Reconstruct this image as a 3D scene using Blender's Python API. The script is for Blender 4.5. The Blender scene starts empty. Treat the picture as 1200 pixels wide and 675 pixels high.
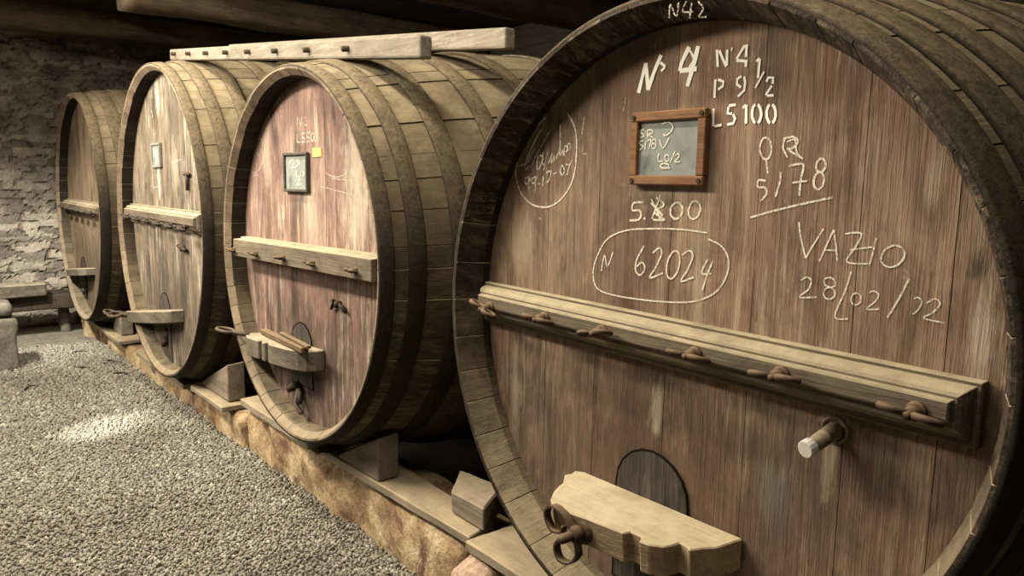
import bpy, bmesh, math, random
import numpy as np
from mathutils import Vector, Matrix, noise

random.seed(7)
C = bpy.context.scene.collection
U = 0.75                      # scene units to metres
R = math.radians

# ------------------------------------------------------------------ camera
cam_d = bpy.data.cameras.new('camera')
cam = bpy.data.objects.new('camera', cam_d)
C.objects.link(cam)
right = Vector((0.77273741, -0.63451864, 0.01621712))
up = Vector((0.0735518, 0.11489298, 0.99065117))
fwd = Vector((0.63044986, 0.76432042, -0.13545208))
m = Matrix((right, up, -fwd)).transposed().to_4x4()
m.translation = Vector((-1.7417, 0, 0)) * U
cam.matrix_world = m
cam_d.sensor_width = 36
cam_d.lens = 877.74 / 1200 * 36
cam_d.clip_start = 0.02
bpy.context.scene.camera = cam

# ------------------------------------------------------------------ light
world = bpy.data.worlds.new('world')
bpy.context.scene.world = world
world.use_nodes = True
world.node_tree.nodes['Background'].inputs[0].default_value = (1.0, 0.88, 0.70, 1)
world.node_tree.nodes['Background'].inputs[1].default_value = 0.03
vs = bpy.context.scene.view_settings
vs.view_transform = 'Standard'
vs.look = 'None'
vs.gamma = 1
vs.use_curve_mapping = False
vs.exposure = 0.3
try:
    bpy.context.scene.cycles.max_bounces = 6
    bpy.context.scene.cycles.use_denoising = True
except Exception:
    pass


def area(name, loc, target, sx, sy, power, col):
    d = bpy.data.lights.new(name, 'AREA')
    d.shape = 'RECTANGLE'
    d.size, d.size_y = sx * U, sy * U
    d.energy = power
    d.color = col
    o = bpy.data.objects.new(name, d)
    C.objects.link(o)
    o.location = Vector(loc) * U
    dirv = Vector(target) - Vector(loc)
    z = -dirv.normalized()
    y = Vector((0, 1, 0)) - z * z.y
    y.normalize()
    x = y.cross(z)
    o.matrix_world = Matrix.Translation(o.location) @ Matrix((x, y, z)).transposed().to_4x4()
    return o


# strip lamp along the aisle, doorway daylight at the far end, small opening spot
area('aisle_lamp', (-0.9, 4.6, 2.35), (-0.45, 4.6, 0.0), 0.14, 8.0, 135, (1.0, 0.89, 0.71))
area('added_front_fill', (-2.5, 5.3, 2.1), (0.0, 3.6, -0.4), 0.4, 3.6, 185, (1.0, 0.90, 0.74))  # unseen strip added as soft fill for the nearest cask
win = area('front_window', (-4.6, 8.8, 1.8), (0.1, 7.4, 0.35), 1.6, 1.6, 52, (1.0, 0.91, 0.77))
win.data.spread = R(80)
sd = bpy.data.lights.new('sun_shaft', 'SPOT')
sd.energy = 1900
sd.color = (1.0, 0.95, 0.84)
sd.spot_size = R(8)
sd.spot_blend = 1.0
sd.shadow_soft_size = 0.05
so = bpy.data.objects.new('sun_shaft', sd)
C.objects.link(so)
so.location = Vector((-3.4, 4.6, 1.6)) * U
so.rotation_euler = (Vector((-0.55, 6.62, -1.99)) * U - so.location).to_track_quat('-Z', 'Y').to_euler()


fd = bpy.data.lights.new('far_corner_light', 'SPOT')
fd.energy = 1000
fd.color = (1.0, 0.95, 0.84)
fd.spot_size = R(50)
fd.spot_blend = 0.8
fd.shadow_soft_size = 0.12
fo = bpy.data.objects.new('far_corner_light', fd)
C.objects.link(fo)
fo.location = Vector((-2.3, 7.6, 2.0)) * U
fo.rotation_euler = (Vector((-0.75, 10.9, -1.5)) * U - fo.location).to_track_quat('-Z', 'Y').to_euler()


# ------------------------------------------------------------------ materials
class NB:
    """tiny node builder"""
    def __init__(s, name, rough=0.8, spec=0.25):
        s.m = bpy.data.materials.new(name)
        s.m.use_nodes = True
        s.t = s.m.node_tree
        s.b = s.t.nodes['Principled BSDF']
        s.b.inputs['Roughness'].default_value = rough
        s.b.inputs['Specular IOR Level'].default_value = spec
        s.tc = s.t.nodes.new('ShaderNodeTexCoord')

    def set(s, sock, v):
        if isinstance(v, bpy.types.NodeSocket):
            s.t.links.new(v, sock)
        elif isinstance(v, (tuple, list)):
            sock.default_value = tuple(v) + ((1,) if len(v) == 3 and len(sock.default_value) == 4 else ())
        else:
            sock.default_value = v

    def noise(s, scale, stretch=(1, 1, 1), detail=6, rough=0.6, dist=0.0, off=(0, 0, 0)):
        mp = s.t.nodes.new('ShaderNodeMapping')
        mp.inputs['Scale'].default_value = stretch
        mp.inputs['Location'].default_value = off
        s.t.links.new(s.tc.outputs['Object'], mp.inputs[0])
        n = s.t.nodes.new('ShaderNodeTexNoise')
        n.inputs['Scale'].default_value = scale
        n.inputs['Detail'].default_value = detail
        n.inputs['Roughness'].default_value = rough
        n.inputs['Distortion'].default_value = dist
        s.t.links.new(mp.outputs[0], n.inputs['Vector'])
        return n.outputs['Fac']

    def voro(s, scale, stretch=(1, 1, 1), out='Distance', feature='F1'):
        mp = s.t.nodes.new('ShaderNodeMapping')
        mp.inputs['Scale'].default_value = stretch
        s.t.links.new(s.tc.outputs['Object'], mp.inputs[0])
        n = s.t.nodes.new('ShaderNodeTexVoronoi')
        n.feature = feature
        n.inputs['Scale'].default_value = scale
        s.t.links.new(mp.outputs[0], n.inputs['Vector'])
        return n.outputs[out]

    def ramp(s, fac, stops):
        r = s.t.nodes.new('ShaderNodeValToRGB')
        e = r.color_ramp.elements
        while len(e) < len(stops):
            e.new(0.5)
        for k, (p, c) in enumerate(stops):
            e[k].position = p
            e[k].color = (c, c, c, 1) if isinstance(c, (int, float)) else tuple(c) + (1,)
        s.set(r.inputs[0], fac)
        return r.outputs[0]

    def mix(s, fac, a, b, mode='MIX'):
        n = s.t.nodes.new('ShaderNodeMix')
        n.data_type = 'RGBA'
        n.blend_type = mode
        s.set(n.inputs['Factor'], fac)
        s.set(n.inputs['A'], a)
        s.set(n.inputs['B'], b)
        return n.outputs['Result']

    def math(s, op, a, b=0.0):
        n = s.t.nodes.new('ShaderNodeMath')
        n.operation = op
        s.set(n.inputs[0], a)
        s.set(n.inputs[1], b)
        return n.outputs[0]

    def attr(s, name):
        n = s.t.nodes.new('ShaderNodeAttribute')
        n.attribute_name = name
        return n.outputs['Fac']

    def up(s, lo=0.1, hi=0.9):
        """settled dust, and painted top light on staves and hoops: how far the surface faces up"""
        g = s.t.nodes.new('ShaderNodeNewGeometry')
        x = s.t.nodes.new('ShaderNodeSeparateXYZ')
        s.t.links.new(g.outputs['Normal'], x.inputs[0])
        r = s.t.nodes.new('ShaderNodeMapRange')
        r.inputs['From Min'].default_value = lo
        r.inputs['From Max'].default_value = hi
        s.t.links.new(x.outputs['Z'], r.inputs['Value'])
        return r.outputs[0]

    def bump(s, h, strength=0.5, dist=0.01):
        n = s.t.nodes.new('ShaderNodeBump')
        n.inputs['Strength'].default_value = strength
        n.inputs['Distance'].default_value = dist
        s.set(n.inputs['Height'], h)
        s.t.links.new(n.outputs[0], s.b.inputs['Normal'])

    def out(s, col):
        s.set(s.b.inputs['Base Color'], col)
        return s.m


def wood_mat(name, dark, mid, light, streak=None, amt=0.0, tint=None, tamt=0.0, axis=2, dust=None, damt=0.0,
             off=0.0, grime=0.0, bump=0.6, st_lo=0.50, blotch=0.35, spots=()):
    """weathered wood, grain along the given axis"""
    b = NB(name, 0.85, 0.15)
    def sv(a, c):
        v = [a, a, a]
        v[axis] = c
        return tuple(v)
    o3 = (off, off * 1.7, off * 0.6)
    g1 = b.noise(1, sv(18, 1.1), 8, 0.68, 0.4, o3)
    g2 = b.noise(1, sv(95, 3.0), 5, 0.7, 0.3, o3)
    g3 = b.noise(1, sv(230, 9.0), 3, 0.7, 0.2, o3)
    g = b.math('ADD', b.math('ADD', b.math('MULTIPLY', g1, 0.42), b.math('MULTIPLY', g2, 0.34)), b.math('MULTIPLY', g3, 0.24))
    col = b.ramp(g, [(0.35, dark), (0.5, mid), (0.67, light)])
    if tint:
        pt = b.noise(1.0, sv(4.5, 1.6), 5, 0.6, 0.6, (off + 3.1, off, off))
        col = b.mix(b.math('MULTIPLY', b.ramp(pt, [(0.42, 0.0), (0.62, 1.0)]), tamt), col, tint)
    rnd = b.attr('rnd')
    col = b.mix(1.0, col, b.ramp(rnd, [(0.0, 0.80), (0.5, 1.0), (1.0, 1.18)]), 'MULTIPLY')
    if blotch:
        bl = b.noise(1, sv(7, 4.5), 8, 0.72, 0.8, (off + 2, off + 3, off))
        col = b.mix(1.0, col, b.ramp(bl, [(0.3, 1 - blotch), (0.5, 1.0), (0.7, 1 + blotch * 0.8)]), 'MULTIPLY')
    if streak:
        s1 = b.noise(1, sv(34, 2.4), 8, 0.74, 0.5, (off + 9, off, off + 2))
        s2 = b.noise(1, sv(3.2, 1.5), 5, 0.6, 0.6, (off + 5, off + 1, off))
        f = b.math('MULTIPLY', b.ramp(s1, [(st_lo, 0.0), (st_lo + 0.11, 1.0)]), b.ramp(s2, [(0.42, 0.0), (0.60, 1.0)]))
        s4 = b.noise(1, sv(70, 11), 6, 0.8, 0.6, (off + 1, off + 4, off + 2))
        s5 = b.noise(1, sv(5.0, 2.6), 5, 0.65, 0.6, (off + 8, off + 2, off + 1))
        f2 = b.math('MULTIPLY', b.ramp(s4, [(0.57, 0.0), (0.66, 1.0)]), b.ramp(s5, [(0.46, 0.0), (0.62, 1.0)]))
        f = b.math('MAXIMUM', f, f2)
        col = b.mix(b.math('MULTIPLY', f, amt), col, streak)
    if grime:
        s3 = b.noise(1.0, sv(6.0, 1.5), 7, 0.68, 0.8, (off + 1, off + 7, off))
        col = b.mix(b.math('MULTIPLY', b.ramp(s3, [(0.50, 0.0), (0.66, 1.0)]), grime), col, (0.022, 0.018, 0.014))
    for sy, sz, ry, rz, sc_, sa in spots:      # stains, and painted lower-half shade, each placed on the boards
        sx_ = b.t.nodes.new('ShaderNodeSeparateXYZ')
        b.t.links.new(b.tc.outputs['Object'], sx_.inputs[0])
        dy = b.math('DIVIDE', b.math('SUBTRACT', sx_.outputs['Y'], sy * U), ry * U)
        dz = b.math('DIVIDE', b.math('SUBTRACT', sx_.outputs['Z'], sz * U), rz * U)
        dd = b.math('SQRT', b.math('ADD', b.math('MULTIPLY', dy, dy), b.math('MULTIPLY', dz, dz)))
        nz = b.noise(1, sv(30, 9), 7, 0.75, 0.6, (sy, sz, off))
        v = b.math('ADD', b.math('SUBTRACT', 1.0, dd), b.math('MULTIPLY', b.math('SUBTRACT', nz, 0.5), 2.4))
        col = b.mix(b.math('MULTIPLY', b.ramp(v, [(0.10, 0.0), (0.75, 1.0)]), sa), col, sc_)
    if dust:
        n = b.noise(9, (1, 1, 1), 8, 0.75, 0.2)
        col = b.mix(b.math('MULTIPLY', b.math('MULTIPLY', b.up(0.0, 0.75), b.ramp(n, [(0.3, 0.3), (0.62, 1.0)])), damt), col, dust)
    hh = b.math('ADD', b.math('ADD', b.math('MULTIPLY', g2, 0.6), b.math('MULTIPLY', g1, 0.5)), b.math('MULTIPLY', g3, 0.35))
    b.bump(hh, bump, 0.007)
    return b.out(col)


def iron_mat(name, base, rust, dust, damt, rough=0.75, mottle=0.0):
    b = NB(name, rough, 0.2)
    n = b.noise(7, (1, 1, 1), 8, 0.7, 0.3)
    col = b.ramp(n, [(0.35, base), (0.62, rust)])
    n2 = b.noise(22, (1, 1, 1), 8, 0.8)
    lo, hi = (0.34, 0.58) if mottle else (0.32, 0.60)
    col = b.mix(b.math('MULTIPLY', b.math('MULTIPLY', b.up(0.0 if mottle else -0.1, 0.8 if mottle else 0.7), b.ramp(n2, [(lo, 0.4), (hi, 1.0)])), damt), col, dust)
    if mottle:
        n3 = b.noise(70, (1, 1, 1), 6, 0.8, 0.5)
        col = b.mix(1.0, col, b.ramp(n3, [(0.36, 0.45), (0.5, 1.0), (0.66, 1.25)]), 'MULTIPLY')
        b.bump(b.math('ADD', n2, b.math('MULTIPLY', n3, 0.7)), 0.9, 0.008)
    else:
        b.bump(n2, 0.5, 0.004)
    return b.out(col)


def stone_mat(name, cols, scale=3.0, speck=None, off=0.0, bump=0.8, rnd=False):
    b = NB(name, 0.92, 0.1)
    n1 = b.noise(scale, (1, 1, 1), 8, 0.65, 0.4, (off, off, off))
    col = b.ramp(n1, [(0.30 + 0.4 * k / max(1, len(cols) - 1), c) for k, c in enumerate(cols)])
    n2 = b.noise(60, (1, 1, 1), 4, 0.8)
    col = b.mix(1.0, col, b.ramp(n2, [(0.3, 0.55), (0.7, 1.35)]), 'MULTIPLY')
    if rnd:
        col = b.mix(1.0, col, b.ramp(b.attr('rnd'), [(0, 0.55), (1, 1.35)]), 'MULTIPLY')
    if speck:
        n3 = b.noise(5, (1, 1, 1), 6, 0.7, 0.6, (off + 4, 0, 0))
        col = b.mix(b.ramp(n3, [(0.54, 0.0), (0.64, 1.0)]), col, speck)
    b.bump(b.math('ADD', n1, b.math('MULTIPLY', n2, 0.5)), bump, 0.012)
    return b.out(col)


DUST = (0.33, 0.265, 0.165)
M = {}
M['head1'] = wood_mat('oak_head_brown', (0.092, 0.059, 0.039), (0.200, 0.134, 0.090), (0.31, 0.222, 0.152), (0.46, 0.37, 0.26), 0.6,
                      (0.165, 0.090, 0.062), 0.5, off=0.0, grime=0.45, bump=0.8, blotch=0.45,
                      spots=[(0.000, 0.470, 1.150, 0.520, (0.070, 0.047, 0.034), 0.55), (-0.6, 0.75, 0.30, 0.30, (0.07, 0.048, 0.035), 0.35), (-0.401, 0.587, 0.070, 0.150, (0.16, 0.14, 0.115), 0.70), (-0.551, 0.727, 0.030, 0.130, (0.40, 0.33, 0.23), 0.70), (-0.561, 0.857, 0.050, 0.030, (0.50, 0.42, 0.32), 0.80), (-0.859, 1.287, 0.040, 0.060, (0.030, 0.024, 0.019), 0.70), (-0.881, 1.137, 0.035, 0.220, (0.50, 0.42, 0.32), 0.60), (-0.751, 1.487, 0.030, 0.090, (0.40, 0.33, 0.23), 0.50), (0.039, 0.737, 0.035, 0.120, (0.50, 0.42, 0.32), 0.60), (0.739, 1.237, 0.100, 0.200, (0.40, 0.33, 0.23), 0.60), (0.759, 0.607, 0.050, 0.300, (0.40, 0.33, 0.23), 0.40), (0.009, 1.457, 0.250, 0.080, (0.40, 0.33, 0.23), 0.40), (0.559, 0.557, 0.070, 0.300, (0.030, 0.024, 0.019), 0.35), (-0.291, 1.657, 0.050, 0.500, (0.030, 0.024, 0.019), 0.25)])  # first spot: shade and grime of the lower half, painted dark
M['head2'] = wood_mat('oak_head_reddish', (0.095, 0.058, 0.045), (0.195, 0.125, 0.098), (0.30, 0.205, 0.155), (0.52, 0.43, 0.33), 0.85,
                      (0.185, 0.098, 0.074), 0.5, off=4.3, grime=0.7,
                      spots=[(-0.005, 0.425, 1.100, 0.500, (0.045, 0.034, 0.026), 0.62), (-0.435, 0.475, 0.120, 0.350, (0.030, 0.024, 0.019), 0.45), (0.175, 0.195, 0.200, 0.250, (0.030, 0.024, 0.019), 0.80), (0.195, 0.725, 0.120, 0.350, (0.030, 0.024, 0.019), 0.60), (0.795, 0.725, 0.100, 0.300, (0.030, 0.024, 0.019), 0.45), (0.445, 0.575, 0.060, 0.500, (0.030, 0.024, 0.019), 0.50), (-0.605, 1.325, 0.250, 0.300, (0.50, 0.42, 0.32), 0.60), (-0.055, 1.275, 0.140, 0.350, (0.50, 0.42, 0.32), 0.50), (0.595, 1.725, 0.100, 0.350, (0.50, 0.42, 0.32), 0.40), (0.195, 1.225, 0.060, 0.200, (0.030, 0.024, 0.019), 0.50), (-0.605, 1.625, 0.200, 0.300, (0.50, 0.42, 0.32), 0.50)])  # leading ellipse darkens the lower boards: painted shade with dirt
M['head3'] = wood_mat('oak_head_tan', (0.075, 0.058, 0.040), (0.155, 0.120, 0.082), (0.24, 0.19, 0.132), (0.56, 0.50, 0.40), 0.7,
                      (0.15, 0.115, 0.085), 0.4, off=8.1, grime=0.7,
                      spots=[(0.071, 0.512, 1.200, 0.650, (0.045, 0.034, 0.026), 0.55), (0.201, 2.362, 0.070, 0.220, (0.50, 0.42, 0.32), 0.90), (0.271, 1.712, 0.060, 0.250, (0.50, 0.42, 0.32), 0.90), (0.271, 1.562, 0.050, 0.100, (0.50, 0.42, 0.32), 0.90), (0.261, 0.912, 0.220, 0.450, (0.030, 0.024, 0.019), 0.65), (-0.329, 0.762, 0.150, 0.500, (0.030, 0.024, 0.019), 0.50), (0.771, 0.762, 0.120, 0.500, (0.030, 0.024, 0.019), 0.55), (0.071, 0.362, 0.300, 0.300, (0.030, 0.024, 0.019), 0.60), (-0.229, 1.762, 0.150, 0.300, (0.50, 0.42, 0.32), 0.40), (0.671, 1.062, 0.040, 0.600, (0.40, 0.33, 0.23), 0.50)])  # opening spot paints lower-half shade over the dirty boards
M['head4'] = wood_mat('oak_head_ochre', (0.11, 0.078, 0.048), (0.22, 0.16, 0.10), (0.33, 0.245, 0.155), (0.45, 0.37, 0.26), 0.5,
                      (0.15, 0.09, 0.06), 0.4, off=12.7, grime=0.65,
                      spots=[(-0.018, 0.532, 1.200, 0.800, (0.045, 0.034, 0.026), 0.60), (0.682, 1.982, 0.150, 0.500, (0.045, 0.034, 0.026), 0.40)])  # wide first ellipse: dirt and painted shade low on the head
M['stave'] = wood_mat('stave_oak', (0.026, 0.019, 0.013), (0.060, 0.044, 0.028), (0.115, 0.086, 0.054), (0.24, 0.185, 0.115), 0.4, axis=0,
                      dust=(0.34, 0.275, 0.17), damt=0.8, off=2.0, grime=0.3)  # settled dust on top; near-black base also paints the flank shade
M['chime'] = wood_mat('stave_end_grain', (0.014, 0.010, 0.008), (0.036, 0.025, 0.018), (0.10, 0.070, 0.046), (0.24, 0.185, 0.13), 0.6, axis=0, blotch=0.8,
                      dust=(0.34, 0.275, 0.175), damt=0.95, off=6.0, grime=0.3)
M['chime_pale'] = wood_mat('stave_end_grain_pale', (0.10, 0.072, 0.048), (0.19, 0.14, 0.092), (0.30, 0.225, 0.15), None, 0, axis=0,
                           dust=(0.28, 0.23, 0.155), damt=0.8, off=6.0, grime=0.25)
M['croze'] = wood_mat('shaded_inner_rim', (0.010, 0.008, 0.006), (0.020, 0.015, 0.011), (0.040, 0.029, 0.020), None, 0, axis=0, dust=(0.30, 0.24, 0.15), damt=0.7, off=6.0)  # recess shade of the inner rim painted into near-black wood
M['hoop'] = iron_mat('dusty_shaded_hoop_iron', (0.012, 0.009, 0.007), (0.032, 0.023, 0.015), (0.30, 0.232, 0.138), 0.75, 0.85, 1.0)  # top dust plus painted shade: sides and undersides kept near-black
M['rail'] = wood_mat('moulded_rail_wood', (0.07, 0.054, 0.038), (0.13, 0.103, 0.072), (0.20, 0.165, 0.115), None, 0, axis=1,
                     dust=(0.38, 0.32, 0.21), damt=0.95, off=1.2, grime=0.25)
M['block'] = wood_mat('pale_carved_wood', (0.15, 0.105, 0.062), (0.27, 0.20, 0.125), (0.38, 0.30, 0.19), None, 0, axis=1,
                      dust=(0.50, 0.42, 0.28), damt=0.95, off=5.5, grime=0.25)
M['bar_dark'] = wood_mat('dusty_bar_wood', (0.06, 0.05, 0.038), (0.12, 0.10, 0.075), (0.19, 0.16, 0.12), None, 0, axis=1,
                         dust=(0.42, 0.35, 0.24), damt=0.8, off=5.5, grime=0.3)
M['frame_grey'] = wood_mat('slate_frame_grey', (0.12, 0.115, 0.10), (0.19, 0.18, 0.155), (0.26, 0.25, 0.215), None, 0, axis=1, off=3.0, bump=0.2)
M['stick'] = wood_mat('brown_stick', (0.05, 0.034, 0.02), (0.11, 0.074, 0.042), (0.19, 0.13, 0.075), None, 0, axis=1, dust=(0.30, 0.22, 0.13), damt=0.5, off=4.5)
M['ladder'] = wood_mat('ladder_wood', (0.10, 0.082, 0.062), (0.165, 0.14, 0.106), (0.22, 0.19, 0.147), (0.36, 0.335, 0.28), 0.6, axis=1,
                       dust=(0.23, 0.195, 0.14), damt=0.4, off=3.3, bump=0.25)
M['dark_wood'] = wood_mat('dark_old_wood', (0.028, 0.021, 0.015), (0.055, 0.041, 0.028), (0.095, 0.070, 0.046), None, 0, axis=2, off=7.7)
M['hatch'] = wood_mat('hatch_wood', (0.024, 0.020, 0.017), (0.055, 0.046, 0.038), (0.10, 0.085, 0.068), (0.22, 0.19, 0.15), 0.4, axis=2, off=3.7, grime=0.4)
M['wedge'] = wood_mat('wedge_wood', (0.10, 0.08, 0.062), (0.19, 0.155, 0.118), (0.28, 0.23, 0.17), (0.42, 0.36, 0.27), 0.4, axis=1,
                      dust=(0.46, 0.37, 0.24), damt=0.7, off=9.2, grime=0.2)
M['plank'] = wood_mat('plank_wood', (0.12, 0.098, 0.075), (0.235, 0.195, 0.145), (0.34, 0.285, 0.21), (0.45, 0.37, 0.26), 0.4, axis=1,
                      dust=(0.48, 0.375, 0.23), damt=0.8, off=1.9, grime=0.3)
M['beam'] = wood_mat('beam_wood', (0.06, 0.044, 0.031), (0.125, 0.09, 0.058), (0.20, 0.145, 0.095), None, 0, axis=0, off=2.6, grime=0.5, bump=0.9)
M['board'] = wood_mat('ceiling_wood', (0.022, 0.017, 0.013), (0.045, 0.035, 0.026), (0.08, 0.06, 0.042), None, 0, axis=1, off=2.6)
M['rust'] = iron_mat('rusty_iron', (0.024, 0.016, 0.011), (0.092, 0.054, 0.032), (0.28, 0.20, 0.12), 0.5)
M['old_iron'] = iron_mat('old_iron', (0.02, 0.016, 0.012), (0.055, 0.040, 0.028), (0.20, 0.155, 0.10), 0.45)
M['black_iron'] = iron_mat('black_iron', (0.014, 0.012, 0.010), (0.035, 0.026, 0.020), (0.15, 0.12, 0.08), 0.4)
M['frame'] = wood_mat('slate_frame_wood', (0.10, 0.050, 0.026), (0.19, 0.098, 0.050), (0.28, 0.155, 0.082), None, 0, axis=1, off=3.0, bump=0.3)
M['frame_dark'] = wood_mat('slate_frame_dark', (0.04, 0.034, 0.028), (0.075, 0.064, 0.052), (0.12, 0.10, 0.08), None, 0, axis=1, off=3.0, bump=0.3)
b = NB('slate_grey', 0.95, 0.05)
sl = b.noise(6, (1, 1, 1), 6, 0.65, 0.5)
M['slate'] = b.out(b.mix(b.ramp(b.noise(9, (1, 1, 1), 5, 0.6, 0.5, (4, 2, 1)), [(0.58, 0.0), (0.7, 0.8)]),
                         b.ramp(sl, [(0.3, (0.17, 0.185, 0.17)), (0.7, (0.30, 0.315, 0.285))]), (0.08, 0.088, 0.08)))


def ink_mat(name, col, lo, hi):
    b = NB(name, 0.95, 0.05)
    n = b.noise(1, (260, 260, 170), 4, 0.75)
    f = b.ramp(n, [(lo, 0.0), (hi, 1.0)])
    tr = b.t.nodes.new('ShaderNodeBsdfTransparent')
    mx = b.t.nodes.new('ShaderNodeMixShader')
    b.set(mx.inputs[0], f)
    b.t.links.new(tr.outputs[0], mx.inputs[1])
    b.t.links.new(b.b.outputs[0], mx.inputs[2])
    b.t.links.new(mx.outputs[0], b.t.nodes['Material Output'].inputs[0])
    b.out(col)
    return b.m


M['chalk'] = ink_mat('chalk', (0.72, 0.66, 0.54), 0.34, 0.55)
M['paint'] = ink_mat('stencil_paint', (0.90, 0.86, 0.76), 0.22, 0.38)
M['faint'] = ink_mat('faint_chalk', (0.66, 0.58, 0.48), 0.44, 0.60)
b = NB('yellow_sticker', 0.7)
M['yellow'] = b.out(b.ramp(b.noise(8), [(0.4, (0.75, 0.50, 0.08)), (0.6, (0.82, 0.60, 0.18))]))
M['rubble'] = stone_mat('rubble_stone', [(0.17, 0.145, 0.115), (0.31, 0.27, 0.215), (0.46, 0.405, 0.33)], 4.0, rnd=True)
M['plinth'] = stone_mat('rough_granite', [(0.13, 0.070, 0.042), (0.32, 0.215, 0.12), (0.50, 0.375, 0.22), (0.64, 0.53, 0.35)], 5.0, (0.17, 0.092, 0.066), 2.0, bump=1.0)
M['boulder'] = stone_mat('pink_granite', [(0.21, 0.14, 0.10), (0.38, 0.265, 0.19), (0.50, 0.37, 0.27)], 9.0, None, 5.0)
M['orange_stone'] = stone_mat('orange_granite', [(0.26, 0.14, 0.06), (0.44, 0.27, 0.12), (0.52, 0.36, 0.2)], 6.0, None, 9.0)
M['grey_stone'] = stone_mat('grey_stone', [(0.07, 0.062, 0.052), (0.14, 0.125, 0.10), (0.22, 0.195, 0.16)], 5.0, None, 3.0)
M['ground'] = stone_mat('gravel_bed', [(0.15, 0.135, 0.105), (0.24, 0.218, 0.172), (0.31, 0.28, 0.222)], 14.0)
b = NB('gravel_stone', 0.9, 0.15)
big = b.noise(1.3, (1, 1, 1), 4, 0.6)
gc = b.ramp(b.attr('rnd'), [(0.0, (0.185, 0.172, 0.14)), (0.45, (0.235, 0.218, 0.178)), (0.85, (0.28, 0.262, 0.215)), (1.0, (0.42, 0.395, 0.33))])
M['gravel'] = b.out(b.mix(1.0, gc, b.ramp(big, [(0.3, 0.78), (0.7, 1.2)]), 'MULTIPLY'))
b = NB('interior_black', 0.95, 0.0)
M['void'] = b.out((0.012, 0.009, 0.007))
M['shaded_floor'] = stone_mat('shaded_earth', [(0.010, 0.008, 0.006), (0.022, 0.018, 0.013)], 5.0)  # shade under the casks put into the floor colour
b = NB('limewash', 0.95, 0.05)
M['lime'] = b.out(b.ramp(b.noise(4), [(0.3, (0.40, 0.38, 0.33)), (0.7, (0.6, 0.57, 0.5))]))


# ------------------------------------------------------------------ object helpers
def empty(name, loc, label, cat, group=None):
    o = bpy.data.objects.new(name, None)
    C.objects.link(o)
    o.location = Vector(loc) * U
    o.empty_display_size = 0.1
    o['label'] = label
    o['category'] = cat
    if group:
        o['group'] = group
    return o


def world_loc(p):
    v = Vector((0, 0, 0))
    while p is not None:
        v = v + p.location
        p = p.parent
    return v


def obj(name, bm, mat, parent=None, smooth=False, label=None, origin=None):
    """bm is in scene units, world space; stored in metres relative to the parent (or origin)"""
    if not isinstance(bm, bpy.types.Mesh):
        me = bpy.data.meshes.new(name)
        bm.to_mesh(me)
        bm.free()
    else:
        me = bm
        me.name = name
    base = world_loc(parent) if parent else (Vector(origin) * U if origin else Vector((0, 0, 0)))
    n = len(me.vertices)
    co = np.empty(n * 3, dtype=np.float32)
    me.vertices.foreach_get('co', co)
    co = co.reshape(-1, 3) * U - np.array(base, dtype=np.float32)
    me.vertices.foreach_set('co', co.ravel())
    if smooth:
        me.polygons.foreach_set('use_smooth', [True] * len(me.polygons))
    me.update()
    me.materials.append(mat)
    o = bpy.data.objects.new(name, me)
    C.objects.link(o)
    if parent:
        o.parent = parent
    elif origin:
        o.location = base
    if label:
        o['label'] = label
    return o


def tag(o, label, cat, group=None):
    o['label'] = label
    o['category'] = cat
    if group:
        o['group'] = group
    return o


def struct(o):
    o['kind'] = 'structure'
    return o


def rnd_layer(bm):
    return bm.faces.layers.float.get('rnd') or bm.faces.layers.float.new('rnd')


def solid(verts, faces, bev=0.0, seg=1, rnd=0.5, rough=0.0, cuts=0, nscale=6.0):
    bm = bmesh.new()
    vs_ = [bm.verts.new(v) for v in verts]
    for f in faces:
        bm.faces.new([vs_[k] for k in f])
    bmesh.ops.recalc_face_normals(bm, faces=bm.faces)
    if cuts:
        bmesh.ops.subdivide_edges(bm, edges=bm.edges[:], cuts=cuts, use_grid_fill=True)
    if bev:
        ed = [e for e in bm.edges if len(e.link_faces) == 2 and e.calc_face_angle(0) > 0.4]
        bmesh.ops.bevel(bm, geom=ed, offset=bev, segments=seg, affect='EDGES', profile=0.5)
    if rough:
        bm.normal_update()
        for v in bm.verts:
            v.co += v.normal * rough * noise.noise(v.co * nscale) + v.normal * rough * 0.5 * noise.noise(v.co * nscale * 3)
    lay = rnd_layer(bm)
    for f in bm.faces:
        f[lay] = rnd
    return bm


BOXF = [(0, 1, 2, 3), (7, 6, 5, 4), (0, 4, 5, 1), (1, 5, 6, 2), (2, 6, 7, 3), (3, 7, 4, 0)]


def box(x0, x1, y0, y1, z0, z1, **k):
    return solid([(x0, y0, z0), (x1, y0, z0), (x1, y1, z0), (x0, y1, z0), (x0, y0, z1), (x1, y0, z1), (x1, y1, z1), (x0, y1, z1)], BOXF, **k)


def hexa(bottom, top, **k):
    return solid(list(bottom) + list(top), BOXF, **k)


def prism(pts, axis, a, b_, **k):
    """closed outline extruded along an axis; pts are the two other coordinates in order"""
    def p3(p, t):
        return {'x': (t, p[0], p[1]), 'y': (p[0], t, p[1]), 'z': (p[0], p[1], t)}[axis]
    n = len(pts)
    v = [p3(p, a) for p in pts] + [p3(p, b_) for p in pts]
    f = [tuple(range(n)), tuple(range(2 * n - 1, n - 1, -1))] + [(k_, (k_ + 1) % n, n + (k_ + 1) % n, n + k_) for k_ in range(n)]
    return solid(v, f, **k)


def join(*bms):
    out = bmesh.new()
    lay = rnd_layer(out)
    for b_ in bms:
        me = bpy.data.meshes.new('tmp')
        b_.to_mesh(me)
        b_.free()
        out.from_mesh(me)
        bpy.data.meshes.remove(me)
    return out


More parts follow.
